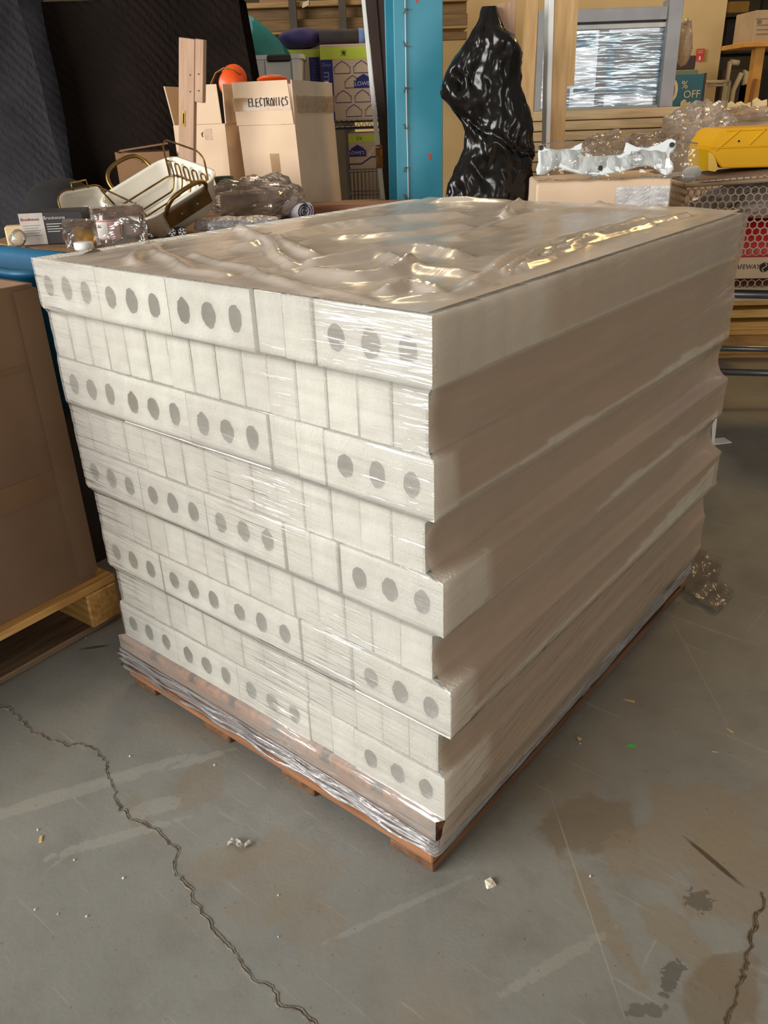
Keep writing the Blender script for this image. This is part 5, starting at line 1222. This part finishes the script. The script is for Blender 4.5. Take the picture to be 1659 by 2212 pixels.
# green dark items between window and sign, red canister
gt2 = Thing('grey_green_case', 'grey green case with a dark lid behind the teal sign', 'case', frame(Vector((*at(1466, 170, 6.4).to_2d(), 0))))
(xa, za), (xb, zb) = gt2.l(1440, 152), gt2.l(1498, 240)
gt2.part('case', MB().box(xa, xb, 0, .2, 0, za, bev=.005), plain('case_green', (122, 124, 92), rough=.6)); gt2.part('case_lid', MB().box(xa, xb-.02, .02, .18, za, gt2.l(1480, 120)[1], bev=.005), plain('dark_lid', (62, 44, 38), rough=.6))
rc = Thing('red_canister', 'small dull red canister at the foot of the teal sign', 'canister', frame(Vector((*at(1515, 236, 5.9).to_2d(), 0))))
x, z = rc.l(1515, 218); rc.part('canister', MB().lathe([(.035, 0), (.035, z-.03), (.015, z), (.0001, z)], (x, 0, 0), 18), plain('dull_red', (140, 52, 36), rough=.5), True)
# racks with stored things on the right
sr = Thing('storage_rack', 'dim storage rack with dark shelves beyond the beige wall', 'rack', frame(Vector((*at(1610, 120, 8.2).to_2d(), 0)), 0))
def sl_(px, py): return sr.l(px, py)
YW = plain('yellow_wood', (206, 150, 66), (186, 132, 54), rough=.6)
DKB = plain('rack_dark', (66, 50, 32), (52, 40, 26), rough=.8)
for py, nm in ((108, 'shelf'), (29, 'shelf'), (232, 'shelf')): 
    x0, z0 = sl_(1562, py); x1 = sl_(1720, py)[0]; sr.part(nm, MB().box(x0, x1, .0, .6, z0-.03, z0, bev=.003), DKB)
for px in (1568, 1712): x = sl_(px, 0)[0]; sr.part('upright', MB().box(x, x+.06, .601, .66, 0, 2.6), DKB)
stuffs = [(1570, 1620, 40, 107, 'dark padded armchair back on the storage rack', 'chair', (44, 34, 24)), (1580, 1622, 2, 28, 'yellowish carton high on the storage rack', 'box', (176, 132, 54)), (1566, 1600, 150, 215, 'dull brown carton low behind the white frames', 'box', (92, 74, 50)), (1632, 1659, 150, 230, 'dark bundle behind the yellow post', 'bundle', (50, 40, 30))]
for k, (a, b, c_, d, lab, cat, colr) in enumerate(stuffs):
    t = Thing('stored_' + {'chair': 'chair', 'box': 'carton', 'bundle': 'bundle'}[cat], lab, cat, frame(Vector((*at(a, c_, 8.15).to_2d(), sl_(1562, {107: 108, 28: 29, 215: 232, 230: 232}[d])[1]+.001)), 0)); x1 = t.l(b, d)[0]; zt_ = t.l(a, c_)[1]
    t.part('body', MB().box(0, x1, .05, .4, 0, zt_, bev=.03 if cat == 'chair' else .006, seg=2), plain('stored_colour_%d' % k, colr, rough=.8))
wbx = Thing('white_carton', 'white printed carton on a ledge above the yellow post', 'box', frame(Vector((*at(1624, 96, 6.3).to_2d(), at(1624, 92, 6.3).z)), .05))
x1 = wbx.l(1700, 80)[0]; zt_ = wbx.l(1634, 22)[1]
wbx.part('carton_body', MB().box(0, x1, 0, .3, 0, zt_, bev=.004), plain('white_card', (176, 152, 118), (164, 140, 108), rough=.8))
wbx.part('lid_seam', MB().box(0, x1, -.002, 0, zt_*.72, zt_*.745), plain('seam_grey', (120, 100, 76)))
for k in range(3): wbx.part('print_line', MB().box(.02, .16-.02*(k % 2), -.002, 0, zt_*(.52-.14*k), zt_*(.55-.14*k)), plain('seam_grey', (120, 100, 76)))
for x in (.015, .09): wbx.part('print_mark', MB().box(x, x+.03, -.002, 0, zt_*.58, zt_*.70), plain('seam_grey', (120, 100, 76)))
wbx.part('print_mark', MB().prism([(.11, zt_*.80), (.15, zt_*.80), (.13, zt_*.92)], -.002, 0), plain('seam_grey', (120, 100, 76)))
yp = Thing('yellow_post', 'yellow wooden post with a ledge carrying the white carton', 'post', frame(Vector((*at(1630, 230, 6.25).to_2d(), 0)), .05))
xa = yp.l(1622, 220)[0]; xb = yp.l(1644, 220)[0]; zl = at(1624, 92, 6.3).z
yp.part('post', leaning(yp, (1640, 100), (1622, 220), (1660, 100), (1643, 220), .04, .1), YW)
yp.part('ledge', MB().box(yp.l(1606, 98)[0], yp.l(1720, 98)[0], -.02, .34, zl-.03, zl-.0008, bev=.003), YW)
yp.part('side_batten', leaning(yp, (1633, 170), (1618, 230), (1637, 170), (1623, 230), .0, .035), plain('brown_batten', (150, 98, 48), rough=.6))
# pale tubular frames
fr2 = Thing('tubular_stand', 'white tubular frame standing in front of the storage rack', 'frame', frame(Vector((*at(1540, 230, 6.6).to_2d(), 0))))
q = lambda px, py, dy=0: Vector((fr2.l(px, py)[0], dy, fr2.l(px, py)[1]))
PT_ = plain('pale_tube', (206, 186, 146), (190, 170, 132), rough=.5)
a, b = q(1523, 178), q(1577, 176); fr2.part('top_rail', MB().tube([a, b], .012, 8), PT_, True)
for p_ in ((1577, 176), (1566, 180), (1525, 178)): v0 = q(*p_); fr2.part('leg', MB().tube([v0, Vector((v0.x-.02, 0, 0))], .010, 8), PT_, True)
fr2.part('mid_rail', MB().tube([q(1523, 186), q(1576, 183)], .008, 8), PT_, True)
ch2 = Thing('white_chair', 'pale folding chair leaning in front of the storage rack', 'chair', frame(Vector((*at(1600, 225, 7.2).to_2d(), 0))))
q2 = lambda px, py, dy=0: Vector((ch2.l(px, py)[0], dy, ch2.l(px, py)[1]))
ch2.part('back_post', MB().tube([q2(1577, 132), q2(1570, 176), Vector((q2(1566, 210).x, 0, 0))], .018, 8), PT_, True); ch2.part('back_rail', MB().tube([q2(1577, 134), q2(1596, 136)], .02, 8), PT_, True)
ch2.part('leg', MB().tube([q2(1602, 158), q2(1584, 195), Vector((q2(1570, 230).x, 0, 0))], .02, 8), PT_, True)
ch2.part('seat', MB().prism([ch2.l(*p) for p in ((1610, 150), (1628, 160), (1626, 178), (1606, 184), (1608, 166))], 0, .05, bev=.008), PT_)

# ================================================================ LITTER ON THE FLOOR
def litter(name, label, cat, px, py, pts, h, mat, rot=0.0, jit=.0, group=None):
    p = onz(px, py); o = Thing(name, label, cat, Matrix.Translation(p) @ Matrix.Rotation(rot, 4, 'Z'), group)
    R = MB(); n = len(pts); a = [R.b.verts.new((x, y, 0)) for x, y in pts]; b = [R.b.verts.new((x*.8+random.uniform(-jit, jit), y*.8+random.uniform(-jit, jit), h*random.uniform(.6, 1.2))) for x, y in pts]
    for i in range(n): R.b.faces.new((a[i], a[(i+1) % n], b[(i+1) % n], b[i]))
    R.b.faces.new(b); R.b.faces.new(a[::-1]); o.part('piece', R, mat); return o
random.seed(77)
PLA = plain('plaster', (222, 214, 198), (204, 196, 180), scale=60, rough=.95, bump=.4)
def irr(r, n=9, ax=1.0): return [(r*ax*(.6+.6*random.random())*math.cos(2*math.pi*k/n), r*(.6+.6*random.random())*math.sin(2*math.pi*k/n)) for k in range(n)]
litter('plaster_chip', 'white crumbly plaster chip on the floor near the pallet corner', 'chip', 1058, 1909, irr(.011, 11), .005, PLA, .4, .001)
def crinkle(name, label, cat, px, py, L_, W_, mat, rot):
    o = Thing(name, label, cat, Matrix.Translation(onz(px, py)+Vector((0, 0, .0015))) @ Matrix.Rotation(rot, 4, 'Z'))
    def fn(u_, v_):
        x = L_*(u_-.5); e = .6+.4*math.sin(math.pi*u_)+.25*noise.noise(Vector((u_*7, 2, 0))); y = W_*(v_-.5)*e+.006*math.sin(u_*7)
        return Vector((x, y, .001+.006*abs(noise.noise(Vector((x*110, y*110, 3))))+.004*abs(math.sin(u_*9))))
    o.part('crinkled_sheet', MB().grid(fn, 26, 10), mat, False)
crinkle('paper_scrap', 'crinkled grey paper scrap lying on bare floor left of the pallet corner', 'paper', 517, 1826, .042, .014, plain('grey_paper', (176, 170, 158), (156, 150, 138), scale=60, rough=.9), math.radians(38))
litter('green_tape', 'short piece of bright green tape on the floor', 'tape', 1363, 1610, [(-.0085, -.0045), (.0085, -.0045), (.0085, .0045), (-.0085, .0045)], .0006, plain('green_tape_mat', (40, 176, 70), (34, 164, 62), rough=.5), math.radians(25))
WCH = plain('wood_chip_mat', (206, 172, 118), (186, 150, 98), rough=.9)
litter('wood_chip', 'small tan wood chip on the floor near the long crack', 'chip', 88, 1813, [(-.003, -.008), (.003, -.008), (.003, .008), (-.003, .008)], .002, WCH, math.radians(55))
litter('wood_splinter', 'pale wood splinter lying beyond the green tape', 'splinter', 1358, 1513, [(-.014, -.001), (0, -.003), (.013, -.003), (.013, .002), (0, .001)], .0015, WCH, math.radians(15))
litter('wood_splinter', 'pale splinter standing apart, furthest from the pallet', 'splinter', 1576, 1577, [(-.009, .002), (0, -.002), (.009, -.0035), (.008, .001)], .0015, WCH, math.radians(-10))
litter('wood_splinter', 'tiny pinkish splinter between green tape and brown stain', 'splinter', 1544, 1624, [(-.006, -.001), (.006, -.001), (.006, .001), (-.006, .001)], .001, WCH, math.radians(30))
litter('nut_shell', 'small curled tan shell on the floor beside the pallet', 'shell', 1250, 1596, irr(.005, 8), .003, WCH, 0)
for px, py in ((76, 1965), (125, 1975), (187, 1980), (266, 1897), (601, 1934), (601, 2024), (1253, 1607), (160, 1858), (81, 1793), (280, 1634), (463, 1653), (1275, 1893), (186, 1378)):
    litter('white_crumb', 'tiny white crumb lying on the grey floor', 'crumb', px, py, irr(random.uniform(.0014, .0026), 6), .002, PLA, 0, 0, 'white crumbs on the floor')
